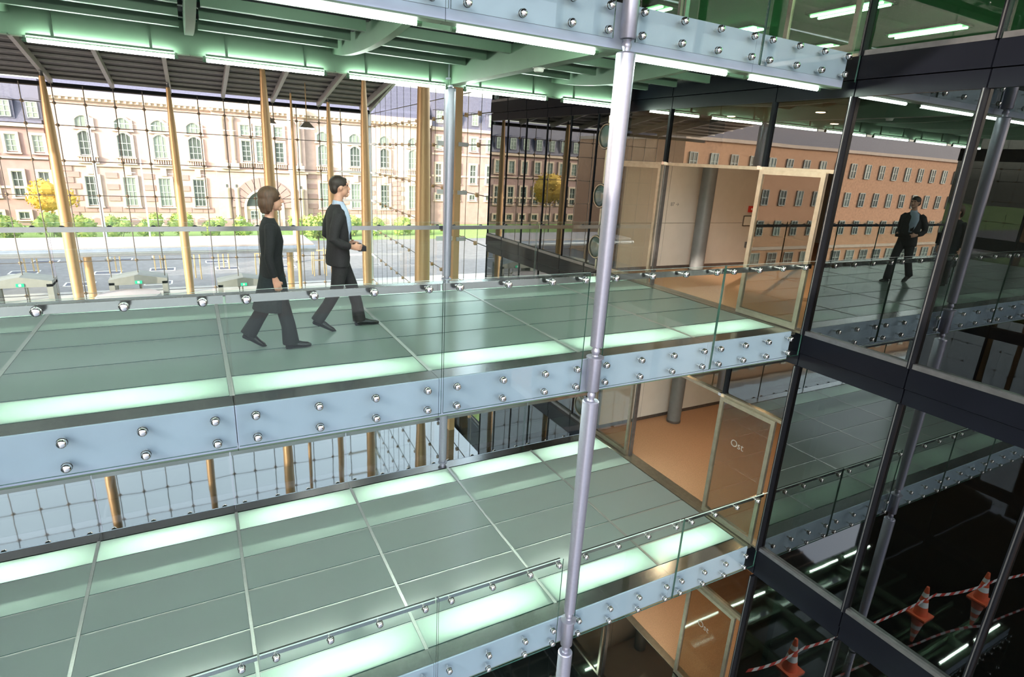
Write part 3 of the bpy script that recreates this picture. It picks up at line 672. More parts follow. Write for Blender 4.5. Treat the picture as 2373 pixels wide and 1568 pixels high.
mb = MB(); mb.prism([(AC.x+1.95*math.cos(PI*i/20), AC.z+1.95*math.sin(PI*i/20)) for i in range(21)], FY-0.90, FY-0.81, 'y'); mb.build('fanlight', 'window_dark', B, AC)
box('portal_infill', AC.x-1.95, AC.x+1.95, FY-0.90, FY-0.81, GZ, AC.z, 'stone_light', B)
box('lintel', AC.x-1.95, AC.x+1.95, FY-1.0, FY-0.81, AC.z-0.2, AC.z+0.15, 'stone_light', B)
for dx in (-1.15, 0, 1.15): window(B, AC.x+dx, FY-0.93, GZ+0.15, 0.85, 1.75, 0.0, 2, 4, 'window_dark', False)
# rusticated ground floor blocks
cnt = 0; zc = GZ+0.92
row = 0
while zc < -1.5:
    x = -10.2+(0.55 if row % 2 else 0)
    while x < 30.0:
        x2 = min(x+1.12, 30.1); mid = (x+x2)/2
        bad = any(x2 > wx-0.86 and x < wx+0.86 for wx in WX) and (-5.3 < zc+0.3 and zc < -1.4)
        bad |= any(x2 > wx-0.8 and x < wx+0.8 for wx in WX) and zc < GZ+1.2
        bad |= (x2 > 4.2 and x < 14.4)
        if not bad and cnt < 290:
            inst('stone_block', boxmesh(1.08, 0.10, 0.56, 'stone_block'), (mid, FY-0.05, zc+0.30), B); cnt += 1
        x += 1.12
    zc += 0.60; row += 1
# slate roofed wings
def wing(x0, x1, y, ez, name, wins, label):
    t = thing(name, label, 'building', ((x0+x1)/2, y, GZ))
    box('wall', x0, x1, y, y+10, GZ, ez, 'stone_block', t)
    box('cornice', x0-0.1, x1+0.1, y-0.4, y, ez-0.25, ez+0.15, 'stone_light', t)
    for zz in (ez-3.3, ez-3.6-2.6): box('string_course', x0, x1, y-0.15, y, zz-0.12, zz+0.12, 'stone_light', t)
    mb = MB(); mb.prism([(y-0.3, ez+0.15), (y+10, ez+0.15), (y+8.5, ez+4.5), (y+0.9, ez+4.5)], x0, x1, 'x'); mb.build('mansard_roof', 'slate', t, ((x0+x1)/2, y, ez))
    for x in wins:
        dd = box('dormer', x-0.72, x+0.72, y-0.25, y+1.0, ez+0.5, ez+2.3, 'slate', t)
        mb = MB(); mb.prism([(x-0.85+1.7*i/8, ez+2.3+0.28*math.sin(PI*i/8)) for i in range(9)], y-0.4, y+1.0, 'y'); mb.build('dormer_hood', 'slate', dd, (x, y, ez+2.3))
        window(t, x, y-0.28, ez+0.65, 0.95, 1.55, 0, 2, 3, 'window_pale', False)
        window(t, x, y-0.03, ez-2.65, 0.90, 1.65, 0, 2, 3, 'window_pale')
        window(t, x, y-0.03, ez-7.1, 0.90, 2.5, 0, 2, 3, 'window_dark')
        window(t, x, y-0.03, ez-9.4, 0.9, 0.7, 0, 2, 1, 'window_dark')
    return t
wing(-46, -11.1, FY+1.0, 2.85, 'slate_roofed_building', [-11.7-2.2*i for i in range(15)], 'stone building with grey mansard roof and dormers at the far left')
wing(31.0, 56, FY+1.0, 5.6, 'slate_roofed_building', [32.0+2.6*i for i in range(9)], 'stone building with violet grey mansard roof right of the portal building')

# orange brick block seen mirrored in the dark glazing
b2 = thing('brick_building', 'large orange brick block mirrored in the dark glazing', 'building', (-45, 34, GZ))
box('wall', -72, -21, 34, 50, GZ, 4.6, 'brick_orange', b2)
box('coping', -72.2, -20.8, 33.8, 50, 4.6, 4.9, 'stone_light', b2)
box('roof', -70, -22, 36, 48, 4.9, 6.6, 'slate', b2)
box('plinth_band', -72, -21, 33.85, 34, -5.2, -4.9, 'stone_light', b2)
for r in range(4):
    for i in range(20):
        x = -70.5+2.55*i
        window(b2, x, 33.96, -7.0+(0 if r == 0 else 0.25)+2.95*r, 0.95 if r else 1.4, 1.5, 0, 2, 2, 'window_dark' if (i+r) % 3 else 'window_pale', False)

# left wing outside the frame, added to block the sun from the bridges
wl = struct('wall_sun_block', (-13, -8, GZ), 'dark glazed opposite wing outside the frame, added to block the sun')
for i in range(10):
    y0 = -21+3.0*i
    for z0 in ZF[:4]:
        box('pane', -13.0, -12.98, y0+0.04, y0+2.96, z0, z0+H-0.5, 'wing_glass', wl)
        box('spandrel_panel', -13.05, -12.95, y0+0.02, y0+2.98, z0+H-0.5, z0+H, 'spandrel', wl)
        box('back_panel', -13.6, -13.5, y0, y0+3, z0, z0+H, 'roof_dark', wl)
    box('mullion', -13.06, -12.9, y0-0.03, y0+0.03, GZ, 2*H, 'wing_metal', wl)
box('parapet', -24, -12.9, -21, 9, 2*H, 2*H+1.0, 'spandrel', wl)

# ------------------------------------------------------------------ planting and poles outside
def foliage(name, parent, c, r, n, leaf, mat, seed):
    rnd = random.Random(seed); mb = MB(); c = Vector(c)
    blobs = [(c+Vector((rnd.uniform(-.55, .55)*r[0], rnd.uniform(-.55, .55)*r[1], rnd.uniform(-.45, .55)*r[2])), rnd.uniform(.45, .65)) for _ in range(7)]
    for i in range(n):
        bc, br = blobs[i % 7]; d = Vector((rnd.gauss(0, 1), rnd.gauss(0, 1), rnd.gauss(0, 1))).normalized(); rr = br*rnd.uniform(.75, 1.05)
        p = bc+Vector((d.x*r[0]*rr, d.y*r[1]*rr, d.z*r[2]*rr)); a = Vector((rnd.gauss(0, 1), rnd.gauss(0, 1), rnd.gauss(0, 1))).normalized(); b = a.orthogonal().normalized(); s = leaf*rnd.uniform(.6, 1.2)
        mb.add([p-a*s, p+b*s*0.55, p+a*s, p-b*s*0.55], [(0, 1, 2, 3)])
    for bc, br in blobs: mb.ball(bc, (r[0]*br*.8, r[1]*br*.8, r[2]*br*.8), 8, 6)
    return mb.build(name, mat, parent, c)
HX = [-15.6, -12.9, -10.2, -7.5, -4.8, -2.1, 0.6, 3.3, 6.4, 11.8, 14.6, 17.6, 20.5, 23.6, 26.6]
HP = ['at the far left edge of the square', 'left of the yellow tree', 'under the yellow tree', 'right of the yellow tree', 'left of the little arched cellar window', 'before the second ground floor window', 'below the third ground floor window', 'before the fourth ground floor window', 'left of the round portal', 'right of the round portal, behind the man', 'right of the man', 'behind the corner of the glass hall', 'seen through the side glazing, leftmost', 'seen through the side glazing, middle', 'seen through the side glazing, rightmost']
for i, x in enumerate(HX):
    hh = random.Random(i).uniform(1.3, 1.8)
    t = thing('shrub', 'green and yellowish shrub '+HP[i], 'shrub', (x, 62.5, GZ), 'shrubs along the square')
    foliage('foliage', t, (x, 62.5, GZ+hh*0.72), (1.22, 0.95, hh*0.85), 600, 0.14, 'leaf_green', i)
    mb = MB(); 
    for k in range(4): mb.tube((x+0.12*k-0.2, 62.5, GZ-0.03), (x+0.3*k-0.45, 62.5, GZ+hh*0.6), 0.03, 0.015, 6)
    mb.build('stems', 'bark', t, (x, 62.5, GZ))
def tree(x, y, h, r, mat, label, seed, stakes=False):
    t = thing('tree', label, 'tree', (x, y, GZ)); mb = MB()
    mb.tube((x, y, GZ-0.05), (x+0.05, y, GZ+h-r[2]), 0.09, 0.05, 8)
    for k in range(5): a = 2*PI*k/5; mb.tube((x+0.05, y, GZ+h-r[2]*1.5), (x+r[0]*.5*math.cos(a), y+r[1]*.5*math.sin(a), GZ+h-r[2]*.6), 0.035, 0.015, 6)
    mb.build('trunk', 'bark', t, (x, y, GZ)); foliage('crown', t, (x, y, GZ+h-r[2]), r, 900, 0.15, mat, seed)
    if stakes:
        for k in range(4):
            dx, dy = (-0.45, 0.45)[k % 2], (-0.4, 0.4)[k//2]; mb = MB(); mb.tube((x+dx, y+dy, GZ-0.05), (x+dx, y+dy, GZ+2.0), 0.045, n=7); mb.build('stake', 'wood', t, (x+dx, y+dy, GZ))
        for zz in (1.15, 1.9): box('tie_board', x-0.5, x+0.5, y-0.45, y-0.41, GZ+zz, GZ+zz+0.08, 'wood', t)
tree(-9.5, 65.5, 5.3, (2.3, 1.7, 1.75), 'leaf_yellow', 'round yellow autumn tree at the left of the stone building', 31)
tree(9.9, 41.0, 4.6, (0.95, 0.95, 1.0), 'leaf_green', 'young staked green tree beside the man', 32, True)
tree(-24.0, 60.0, 8.0, (3.0, 2.5, 2.6), 'leaf_yellow', 'large yellow tree mirrored in the dark glazing beside the doors', 33)
# bare tree stakes on the square
SP = ['at the far left of the square', 'left of the first thick mast', 'right of the first thick mast', 'above the glass drum', 'right of the glass drum', 'left of the woman', 'just behind the woman']
for i, (x, y) in enumerate(((-8.7, 46.2), (-3.7, 45.0), (-5.0, 41.3), (-0.9, 45.6), (1.4, 41.5), (3.4, 45.2), (5.7, 41.0))):
    t = thing('tree_stakes', 'pale wooden tree stakes '+SP[i], 'stakes', (x, y, GZ), 'wooden tree stakes on the square')
    for k in range(3):
        dx, dy = (-0.35, 0.35, 0.0)[k], (-0.25, -0.25, 0.3)[k]; mb = MB(); mb.tube((x+dx, y+dy, GZ-0.05), (x+dx, y+dy, GZ+1.9), 0.05, n=7); mb.build('stake', 'wood', t, (x+dx, y+dy, GZ))
    box('tie_board', x-0.4, x+0.4, y-0.29, y-0.25, GZ+1.75, GZ+1.83, 'wood', t)
for i, (x, y, h, r, nm) in enumerate(((-4.6, 50, 10.8, 0.14, 'thick white flagpole right of the first thick mast'), (-1.6, 50, 9.6, 0.07, 'thin white flagpole in the middle of the square'), (1.1, 50, 7.9, 0.06, 'thin white flagpole beside the second mast'), (9.1, 47, 12.6, 0.17, 'thick white flagpole right of the woman'))):
    t = thing('flagpole', nm, 'flagpole', (x, y, GZ), 'white flagpoles')
    mb = MB(); mb.tube((x, y, GZ-0.05), (x, y, GZ+h), r, r*0.7, 14); mb.build('pole', 'white_paint', t, (x, y, GZ), 40)
    mb = MB(); mb.tube((x, y, GZ-0.05), (x, y, GZ+0.12), r*2.0, n=14); mb.build('foot', 'steel', t, (x, y, GZ), 40)

# ------------------------------------------------------------------ room lights and fittings
def lamp(name, typ, loc, energy, col, size=0.2, parent=None):
    l_ = bpy.data.lights.new(name, typ); l_.energy = energy; l_.color = col
    if typ == 'AREA': l_.shape = 'DISK'; l_.size = size
    else: l_.shadow_soft_size = size
    o = bpy.data.objects.new(name, l_); place(o, loc, parent); return o
for zi, z0 in enumerate(ZF[:3]):
    zc = z0+H-0.5
    for j, (x, y) in enumerate(((10.6, 2.9), (10.6, 1.1), (12.6, 2.2), (12.6, 0.4))):
        t = thing('downlight', 'warm ceiling downlight %s on the %s' % (('by the partition near the doors', 'in front near the doors', 'deeper in beside the partition', 'deeper in near the front')[j], RW[zi]), 'lamp', (x, y, zc), 'warm ceiling downlights')
        mb = MB(); mb.lathe([(0.075, -0.012), (0.10, -0.012), (0.10, 0.0)], 18); mb.build('ring', 'steel', t, (x, y, zc), 40, rel=True)
        mb = MB(); mb.lathe([(0.07, -0.018), (0.07, -0.006)], 18); mb.build('lens', 'downlight', t, (x, y, zc), 40, rel=True)
        lamp('downlight_bulb', 'AREA', (x, y, zc-0.03), 6.5, (1.0, 0.72, 0.44), 0.14, t)
# office ceiling lights of the upper level
zc = H+2.194
for i in range(8):
    for j in range(4):
        x, y = 12.0+3.2*i, -2.4+3.3*j
        t = thing('office_light', 'green white office ceiling light, %s from the glass, %s from the front' % (ORD[i], ORD[j]), 'lamp', (x, y, zc), 'upper office ceiling lights')
        box('tray', x-0.32, x+0.32, y-0.9, y+0.9, zc-0.05, zc, 'soffit_paint', t)
        for s in (-0.14, 0.14): box('tube', x+s-0.03, x+s+0.03, y-0.85, y+0.85, zc-0.085, zc-0.052, 'tube_office', t)
for i, (x, y) in enumerate(((11.3, -3.2), (14.3, -0.6))):
    t = thing('office_column', ('round column near the glass of the upper office', 'round column deep in the upper office')[i], 'column', (x, y, H), 'upper office columns')
    mb = MB(); mb.tube((x, y, H), (x, y, H+2.19), 0.17, n=20); mb.build('shaft', 'room_column', t, (x, y, H), 40)
    mb = MB(); mb.tube((x, y, H), (x, y, H+0.06), 0.18, n=20); mb.build('base_ring', 'steel_dark', t, (x, y, H), 40)
# round vents by the doors
for zi, z0 in enumerate((-H, 0.0)):
    t = thing('vent_pole', 'thin metal pole with three round glass vents beside the %s bridge doors' % ('lowest', 'middle')[zi], 'vents', (9.06, 4.58, z0), 'vent poles beside the doors')
    mb = MB(); mb.tube((9.10, 4.58, z0+0.02), (9.10, 4.58, z0+3.05), 0.02, n=10); mb.build('pole', 'bronze_metal', t, (9.10, 4.58, z0), 40)
    for zz in (2.66, 1.51, 0.47):
        mb = MB(); mb.lathe([(0.235, -0.02), (0.25, 0.0), (0.235, 0.02), (0.215, 0.02), (0.215, -0.02)], 32, 0, 'y'); r_ = mb.build('rim', 'bronze_metal', t, (9.06, 4.58, z0+zz), 50, rel=True); r_.rotation_euler = (0, 0, -PI/2)
        mb = MB(); mb.lathe([(0.215, -0.01), (0.20, 0.015), (0.10, 0.035), (0.02, 0.04)], 32, 0, 'y'); r_ = mb.build('disc', 'window_dark', t, (9.06, 4.58, z0+zz), 60, rel=True); r_.rotation_euler = (0, 0, -PI/2)
        box('clip', 9.05, 9.12, 4.55, 4.61, z0+zz-0.03, z0+zz+0.03, 'chrome', t)
# things on the partition
t = thing('fire_alarm', 'small red fire alarm box on the partition', 'alarm', (13.1, 4.2, 1.31)); box('case', 13.04, 13.16, 4.17, 4.22, 1.25, 1.39, 'red_paint', t); box('button', 13.085, 13.115, 4.16, 4.17, 1.30, 1.34, 'white_paint', t)
t = thing('wall_switch', 'small dark switch on the partition below the red box', 'switch', (13.2, 4.2, 0.47)); box('plate', 13.12, 13.24, 4.19, 4.22, 0.42, 0.56, 'room_column', t); box('rocker', 13.15, 13.21, 4.18, 4.19, 0.45, 0.53, 'steel_dark', t)
t = thing('notice_frame', 'pale framed notice on the partition between alarm and switch', 'notice', (13.0, 4.2, 1.05)); box('frame', 12.92, 13.22, 4.20, 4.22, 0.93, 1.17, 'steel', t); box('sheet', 12.94, 13.20, 4.195, 4.20, 0.95, 1.15, 'plaster', t)
cu = bpy.data.curves.new('room_number', 'FONT'); cu.body = '87 \u2192'; cu.size = 0.11; cu.extrude = 0.0008; cu.materials.append(M('room_column'))
o = bpy.data.objects.new('room_number', text_mesh(cu)); o.rotation_euler = (PI/2, 0, 0); place(o, (10.64, 4.217, 1.36), None); tag(o, 'grey room number and arrow on the white partition', 'lettering')
# steel bin on the middle level
t = thing('waste_bin', 'slim stainless steel bin behind the dark glazing', 'bin', (11.0, -1.55, 0))
mb = MB(); mb.lathe([(0.10, 0), (0.10, 0.62), (0.09, 0.63)], 24); mb.build('body', 'chrome', t, (11.0, -1.55, 0), 40, rel=True)
mb = MB(); mb.lathe([(0.104, 0.63), (0.104, 0.66), (0.05, 0.665)], 24); mb.build('lid', 'steel_dark', t, (11.0, -1.55, 0), 40, rel=True)
# cones and tape on the ground floor (mirrored in the glazing)
for i, (x, y) in enumerate(((7.15, -0.12), (3.04, -0.42), (1.13, -0.77))):
    t = thing('traffic_cone', 'orange white traffic cone holding the tape, %s' % ('nearest the doors', 'second from the doors', 'third from the doors')[i], 'cone', (x, y, GZ), 'traffic cones holding the tape')
    mb = MB(); mb.box(x-0.20, x+0.20, y-0.20, y+0.20, GZ, GZ+0.035); mb.build('base', 'cone_orange', t, (x, y, GZ))
    R_ = lambda h: 0.15-0.12*h/0.75
    for a, b, m_ in ((0.035, 0.25, 'cone_orange'), (0.25, 0.38, 'white_paint'), (0.38, 0.50, 'cone_orange'), (0.50, 0.60, 'white_paint'), (0.60, 0.75, 'cone_orange')):
        mb = MB(); mb.lathe([(R_(a), a), (R_(b), b)], 20); mb.build('body' if m_ == 'cone_orange' else 'white_band', m_, t, (x, y, GZ), 40, rel=True)
t = thing('barrier_tape', 'red and white barrier tape strung between the traffic cones', 'tape', (3, -0.4, GZ))
P_ = [(8.6, 0.0), (7.15, -0.12), (3.04, -0.42), (1.13, -0.77), (-2.5, -1.3)]
mb = MB(); n = 0
for (xa, ya), (xb, yb) in zip(P_[:-1], P_[1:]):
    dl = math.hypot(xb-xa, yb-ya); k = int(dl/0.14)
    for i in range(k):
        u0, u1 = i/k, (i+1)/k; zz = lambda u: GZ+0.62-0.10*4*u*(1-u)
        sh = 0.06/dl
        p = lambda u, dz: (xa+(xb-xa)*u, ya+(yb-ya)*u-0.16, zz(u)+dz)
        v = [p(u0, 0), p(u1, 0), p(u1+sh, 0.075), p(u0+sh, 0.075)]; v2 = [(a, b-0.004, c) for a, b, c in v]
        mb.add(v+v2, BF, n % 2); n += 1
mb.build('ribbon', ['red_paint', 'white_paint'], t, (3, -0.4, GZ))
# smoke detector under the top bridge
t = thing('smoke_detector', 'small round smoke detector under the topmost footbridge', 'detector', (5.55, 1.35, H-0.412))
mb = MB(); mb.lathe([(0.05, -0.045), (0.06, -0.03), (0.06, -0.006), (0.075, -0.005), (0.075, 0)], 20); mb.build('head', 'panel_white', t, (5.55, 1.35, H-0.412), 40, rel=True)

# ------------------------------------------------------------------ people
def fuse(o, vox, smooth=4):
    r = o.modifiers.new('remesh', 'REMESH'); r.mode = 'VOXEL'; r.voxel_size = vox; r.use_smooth_shade = True
    s = o.modifiers.new('smooth', 'SMOOTH'); s.factor = 0.5; s.iterations = smooth
    return o
def head(mb, c, yawn=0.0):
    """head facing +x, c = centre"""
    x, y, z = c
    mb.ball((x-0.012, y, z+0.02), (0.098, 0.077, 0.105), 20, 14); mb.ball((x+0.028, y, z-0.045), (0.066, 0.060, 0.072), 16, 12)
    mb.loft([(x+0.082, y, z+0.018), (x+0.100, y, z-0.005), (x+0.112, y, z-0.024), (x+0.092, y, z-0.034)], [0.010, 0.012, 0.015, 0.010], 10)
    mb.ball((x+0.072, y, z-0.095), (0.026, 0.030, 0.022), 12, 8); mb.ball((x+0.085, y, z-0.058), (0.014, 0.026, 0.010), 12, 8)
    mb.ball((x+0.075, y, z+0.035), (0.022, 0.055, 0.013), 12, 8)
    for s in (-1, 1): mb.ball((x-0.005, y+s*0.076, z-0.01), (0.020, 0.010, 0.030), 10, 8)
def hand(mb, w, d, side, curl, thumb):
    """wrist w, direction d; fingers fan across 'side' and bend toward 'curl'"""
    w = Vector(w); d = Vector(d).normalized(); sd_ = Vector(side); sd_ = (sd_-d*sd_.dot(d)).normalized(); cu_ = Vector(curl); cu_ = (cu_-d*cu_.dot(d)-sd_*cu_.dot(sd_)).normalized()
    mb.loft([w-d*0.02, w+d*0.03, w+d*0.085, w+d*0.095], [(0.022, 0.028), (0.017, 0.038), (0.015, 0.042), (0.012, 0.038)], 12, 0, sd_)
    for i, ln in enumerate((0.070, 0.080, 0.074, 0.058)):
        b = w+d*0.085+sd_*(0.031-0.021*i); p1 = b+d*ln*0.45+cu_*0.008; p2 = p1+(d*0.6+cu_*0.8)*ln*0.38; p3 = p2+(d*0.1+cu_)*ln*0.30
        mb.loft([b-d*0.015, p1, p2, p3], [0.0095, 0.0090, 0.0082, 0.0060], 8)
    b = w+d*0.035+sd_*0.030; mb.loft([b-sd_*0.01, b+sd_*0.022+d*0.020+cu_*0.012, b+sd_*0.022+d*0.050+cu_*0.028], [0.012, 0.0105, 0.007], 8)
def shoe(parent, heel, dirv, pitch_, ln=0.28, low=True):
    """heel point on the ground, pointing dirv, pitched (heel lifted) about the toe"""
    mb = MB()
    pts = [(0, 0, 0.035), (0.05, 0, 0.042), (0.11, 0, 0.040), (0.18, 0, 0.030), (0.24, 0, 0.026), (0.28, 0, 0.020)]
    rad = [(0.030, 0.030), (0.044, 0.037), (0.042, 0.038), (0.032, 0.044), (0.026, 0.040), (0.012, 0.022)]
    k = ln/0.28
    mb.loft([(p[0]*k, p[1], p[2]) for p in pts], [(a, b) for a, b in rad], 14, 0, (0, 1, 0))
    mb.box(-0.02*k, 0.06*k, -0.032, 0.032, 0.0, 0.03, 1)
    mb.prism([(-0.02*k, -0.03), (0.10*k, -0.032), (0.20*k, -0.042), (0.27*k, -0.025), (0.285*k, 0.0), (0.27*k, 0.025), (0.20*k, 0.042), (0.10*k, 0.034), (-0.02*k, 0.03)], 0.006, 0.016, 'z', 1)
    mb.loft([(0.03*k, 0, 0.05), (0.025*k, 0, 0.105)], [(0.040, 0.036), (0.040, 0.037)], 12)
    toe = Vector((0.22*k, 0, 0)); R_ = Matrix.Rotation(pitch_, 3, 'Y'); a = math.atan2(dirv[1], dirv[0]); Rz = Matrix.Rotation(a, 3, 'Z')
    mb.v = [Rz @ (R_ @ (p-toe)+toe) + Vector(heel) for p in mb.v]
    return mb.build('shoe', ['shoe', 'black_knit'], parent, heel, 50)
def person(label, base): return thing('person', label, 'person', base)

# --- man in a dark suit, striding to the right
bx, by = 3.20, 1.78
p = person('person in a dark suit and pale blue shirt striding towards the doors, holding something small', (bx, by, 0))
hip = (3.19, 1.78, 0.93); lh = (3.19, 1.87, 0.92); rh = (3.19, 1.69, 0.92)
mb = MB()   # body, one continuous surface under the clothes
mb.loft([(3.19, by, 0.88), (3.19, by, 1.05), (3.195, by, 1.25), (3.19, by, 1.42), (3.19, by, 1.49), (3.195, by, 1.53), (3.205, by, 1.60), (3.215, by, 1.66)], [(0.09, 0.13), (0.09, 0.13), (0.10, 0.15), (0.09, 0.15), (0.06, 0.10), (0.055, 0.057), (0.052, 0.052), (0.05, 0.05)], 18, 0, (0, 1, 0))
head(mb, (3.225, by, 1.715))
mb.loft([(3.18, 1.60, 1.43), (3.12, 1.545, 1.28), (3.09, 1.53, 1.15), (3.19, 1.535, 1.075), (3.30, 1.57, 1.045)], [0.045, 0.042, 0.036, 0.034, 0.024], 12)
hand(mb, (3.30, 1.57, 1.045), (1, 0.18, -0.10), (0, 0, 1), (0, 1, 0), 1)
mb.loft([(3.18, 1.96, 1.43), (3.13, 2.02, 1.28), (3.12, 2.03, 1.15), (3.22, 2.00, 1.07), (3.33, 1.94, 1.03)], [0.045, 0.042, 0.036, 0.034, 0.024], 12)
hand(mb, (3.33, 1.94, 1.03), (1, -0.3, -0.05), (0, 0, 1), (0, -1, 0), -1)
mb.loft([lh, (3.33, 1.87, 0.52), (3.42, 1.87, 0.12)], [0.07, 0.05, 0.035], 12); mb.loft([rh, (3.14, 1.70, 0.50), (2.90, 1.70, 0.18)], [0.07, 0.05, 0.035], 12)
fuse(mb.build('body', 'skin', p, (bx, by, 0)), 0.007, 3)
mb = MB()   # jacket
mb.loft([(3.17, by, 0.80), (3.175, by, 0.90), (3.18, by, 1.05), (3.19, by, 1.22), (3.185, by, 1.38), (3.175, by, 1.47), (3.17, by, 1.52)], [(0.135, 0.205), (0.14, 0.20), (0.125, 0.185), (0.135, 0.20), (0.125, 0.205), (0.09, 0.15), (0.06, 0.075)], 24, 0, (0, 1, 0))
mb.loft([(3.175, 1.64, 1.445), (3.165, 1.585, 1.40), (3.11, 1.545, 1.27), (3.08, 1.53, 1.14), (3.17, 1.53, 1.08), (3.27, 1.555, 1.052)], [0.065, 0.072, 0.064, 0.060, 0.054, 0.044], 14)
mb.loft([(3.175, 1.92, 1.445), (3.165, 1.975, 1.40), (3.12, 2.015, 1.27), (3.10, 2.03, 1.14), (3.20, 2.01, 1.075), (3.30, 1.955, 1.04)], [0.065, 0.072, 0.064, 0.060, 0.054, 0.044], 14)
fuse(mb.build('jacket', 'suit', p, (bx, by, 0)), 0.011, 5)
mb = MB()   # shirt front and collar
mb.loft([(3.268, by-0.055, 1.10), (3.284, by-0.075, 1.25), (3.272, by-0.085, 1.36), (3.246, by-0.065, 1.45), (3.235, by, 1.505)], [(0.040, 0.055), (0.045, 0.085), (0.048, 0.095), (0.048, 0.085), (0.040, 0.06)], 14, 0, (0, 1, 0))
mb.loft([(3.195, by, 1.50), (3.205, by, 1.555)], [(0.070, 0.070), (0.064, 0.062)], 16, 0, (0, 1, 0))
mb.build('shirt', 'shirt', p, (bx, by, 0), 60)
mb = MB()   # lapel strips
for s in (-1, 1): mb.add([(3.318, by+s*0.13, 1.12), (3.322, by+s*0.075, 1.12), (3.312, by+s*0.085, 1.36), (3.27, by+s*0.045, 1.50), (3.262, by+s*0.10, 1.49), (3.296, by+s*0.15, 1.36), (3.30, by+s*0.13, 1.12), (3.304, by+s*0.075, 1.12), (3.294, by+s*0.085, 1.36), (3.252, by+s*0.045, 1.50), (3.244, by+s*0.10, 1.49), (3.278, by+s*0.15, 1.36)], [(0, 1, 2, 3, 4, 5), (11, 10, 9, 8, 7, 6)]+[(i, (i+1) % 6, 6+(i+1) % 6, 6+i) for i in range(6)])
mb.build('lapels', 'suit', p, (bx, by, 0))
mb = MB()   # trousers
mb.loft([(3.185, by, 1.0), (3.185, by, 0.90), (3.19, by, 0.84)], [(0.115, 0.16), (0.125, 0.175), (0.11, 0.16)], 20, 0, (0, 1, 0))
mb.loft([(3.20, 1.86, 0.92), (3.26, 1.87, 0.74), (3.35, 1.87, 0.52), (3.41, 1.87, 0.28), (3.435, 1.865, 0.06)], [0.100, 0.092, 0.076, 0.073, 0.082], 16)
mb.loft([(3.18, 1.70, 0.92), (3.17, 1.695, 0.74), (3.13, 1.695, 0.52), (3.02, 1.70, 0.33), (2.885, 1.715, 0.135)], [0.100, 0.092, 0.076, 0.070, 0.076], 16)
fuse(mb.build('trousers', 'suit', p, (bx, by, 0)), 0.011, 4)
shoe(p, (3.40, 1.865, 0.004), (1, -0.02), 0.0); shoe(p, (2.83, 1.72, 0.004), (1, -0.05), math.radians(28), 0.27)
mb = MB()   # short dark hair
mb.ball((3.205, by, 1.752), (0.106, 0.084, 0.092), 18, 12); mb.ball((3.160, by, 1.70), (0.052, 0.078, 0.07), 14, 10); mb.loft([(3.28, by, 1.80), (3.30, by, 1.805)], [(0.02, 0.05), (0.012, 0.04)], 10, 0, (0, 1, 0))
h_ = mb.build('hair', 'hair_dark', p, (bx, by, 0)); fuse(h_, 0.008, 3)
for s in (-1, 1):
    mb = MB(); mb.ball((3.307, by+s*0.032, 1.732), (0.008, 0.014, 0.008), 8, 6); mb.build('eye', 'eye', p, (3.307, by, 1.73), 60)
mb = MB(); mb.ball((3.322, by, 1.657), (0.007, 0.024, 0.007), 8, 6); mb.build('mouth', 'lip', p, (3.322, by, 1.657), 60)
t = thing('wallet', 'small black wallet in the hands of the suited person', 'wallet', (3.45, 1.72, 1.0)); 
box('cover', 3.385, 3.475, 1.60, 1.90, 0.985, 1.045, 'shoe', t); box('edge', 3.383, 3.386, 1.62, 1.88, 1.0, 1.03, 'wood', t)

# --- woman in black, striding to the right
wx, wy = 2.40, 1.30
q = person('brown haired person in black top, dark skirt and wide trousers walking behind the suit', (wx, wy, 0))
mb = MB()
mb.loft([(2.38, wy, 0.86), (2.385, wy, 1.0), (2.39, wy, 1.18), (2.385, wy, 1.33), (2.385, wy, 1.39), (2.39, wy, 1.43), (2.40, wy, 1.50), (2.41, wy, 1.56)], [(0.085, 0.13), (0.075, 0.11), (0.085, 0.125), (0.08, 0.13), (0.05, 0.085), (0.045, 0.048), (0.044, 0.044), (0.044, 0.044)], 18, 0, (0, 1, 0))
head(mb, (2.42, wy, 1.60))
mb.loft([(2.38, 1.145, 1.33), (2.36, 1.105, 1.15), (2.34, 1.09, 1.03), (2.36, 1.09, 0.90), (2.385, 1.095, 0.80)], [0.038, 0.036, 0.032, 0.028, 0.020], 12)
hand(mb, (2.385, 1.095, 0.80), (0.25, 0.02, -1), (1, 0, 0), (0, 1, 0.1), 1)
mb.loft([(2.38, 1.455, 1.33), (2.37, 1.49, 1.15), (2.37, 1.50, 1.03), (2.41, 1.50, 0.91), (2.46, 1.49, 0.81)], [0.038, 0.036, 0.032, 0.028, 0.020], 12)
hand(mb, (2.46, 1.49, 0.81), (0.35, -0.02, -1), (1, 0, 0), (0, -1, 0.1), -1)
mb.loft([(2.39, 1.22, 0.86), (2.46, 1.215, 0.48), (2.50, 1.20, 0.10)], [0.065, 0.048, 0.032], 12); mb.loft([(2.38, 1.38, 0.86), (2.31, 1.375, 0.48), (2.11, 1.36, 0.18)], [0.065, 0.048, 0.032], 12)
fuse(mb.build('body', 'skin', q, (wx, wy, 0)), 0.007, 3)
mb = MB()   # black top
mb.loft([(2.375, wy, 0.79), (2.38, wy, 0.90), (2.385, wy, 1.02), (2.395, wy, 1.17), (2.385, wy, 1.30), (2.38, wy, 1.37), (2.385, wy, 1.42)], [(0.125, 0.175), (0.12, 0.165), (0.105, 0.14), (0.12, 0.155), (0.105, 0.165), (0.075, 0.12), (0.052, 0.058)], 22, 0, (0, 1, 0))
mb.loft([(2.38, 1.175, 1.345), (2.375, 1.14, 1.30), (2.355, 1.105, 1.15), (2.335, 1.09, 1.03), (2.355, 1.09, 0.91), (2.378, 1.094, 0.82)], [0.055, 0.058, 0.050, 0.046, 0.042, 0.036], 14)
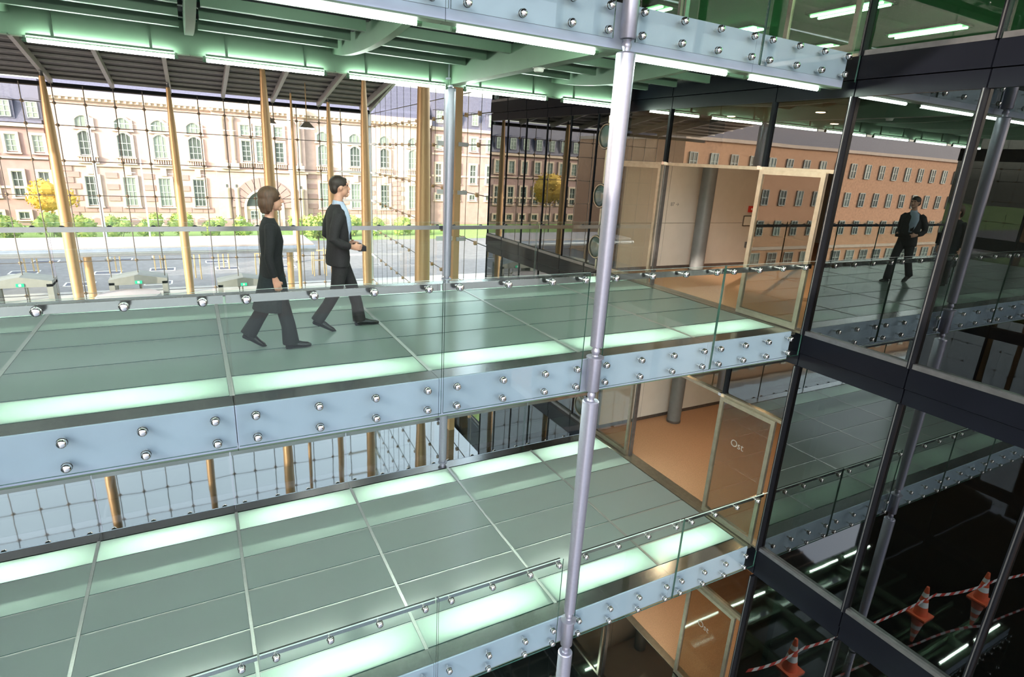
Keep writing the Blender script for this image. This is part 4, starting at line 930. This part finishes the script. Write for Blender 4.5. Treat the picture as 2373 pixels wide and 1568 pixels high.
mb.loft([(2.38, 1.425, 1.345), (2.375, 1.46, 1.30), (2.365, 1.49, 1.15), (2.365, 1.50, 1.03), (2.40, 1.50, 0.92), (2.45, 1.492, 0.825)], [0.055, 0.058, 0.050, 0.046, 0.042, 0.036], 14)
fuse(mb.build('top', 'black_knit', q, (wx, wy, 0)), 0.010, 5)
mb = MB()   # knee length skirt
mb.loft([(2.38, wy, 0.96), (2.38, wy, 0.86), (2.375, wy, 0.70), (2.36, wy, 0.55), (2.345, wy, 0.42)], [(0.10, 0.135), (0.12, 0.165), (0.15, 0.175), (0.175, 0.18), (0.195, 0.18)], 22, 0, (0, 1, 0))
fuse(mb.build('skirt', 'skirt_cloth', q, (wx, wy, 0)), 0.011, 4)
mb = MB()   # wide trouser legs
mb.loft([(2.40, 1.225, 0.70), (2.455, 1.215, 0.48), (2.50, 1.20, 0.26), (2.515, 1.195, 0.05)], [0.085, 0.076, 0.076, 0.090], 16)
mb.loft([(2.37, 1.375, 0.70), (2.31, 1.375, 0.48), (2.21, 1.37, 0.32), (2.095, 1.36, 0.14)], [0.085, 0.076, 0.074, 0.085], 16)
fuse(mb.build('trousers', 'black_knit', q, (wx, wy, 0)), 0.011, 4)
shoe(q, (2.475, 1.195, 0.004), (1, -0.03), 0.0, 0.25); shoe(q, (2.02, 1.36, 0.004), (1, 0.0), math.radians(34), 0.25)
mb = MB()   # brown bob
mb.ball((2.398, wy, 1.635), (0.112, 0.094, 0.10), 18, 12); mb.ball((2.355, wy, 1.56), (0.070, 0.092, 0.10), 16, 10); mb.loft([(2.36, wy, 1.50), (2.35, wy, 1.455)], [(0.06, 0.08), (0.045, 0.07)], 14, 0, (0, 1, 0))
for s in (-1, 1): mb.loft([(2.40, wy+s*0.082, 1.64), (2.395, wy+s*0.088, 1.56), (2.385, wy+s*0.078, 1.48)], [(0.04, 0.016), (0.04, 0.018), (0.025, 0.014)], 10, 0, (0, 1, 0))
fuse(mb.build('hair', 'hair_brown', q, (wx, wy, 0)), 0.008, 3)
for s in (-1, 1):
    mb = MB(); mb.ball((2.502, wy+s*0.031, 1.617), (0.008, 0.014, 0.008), 8, 6); mb.build('eye', 'eye', q, (2.502, wy, 1.617), 60)
mb = MB(); mb.ball((2.517, wy, 1.542), (0.007, 0.024, 0.007), 8, 6); mb.build('mouth', 'lip', q, (2.517, wy, 1.542), 60)
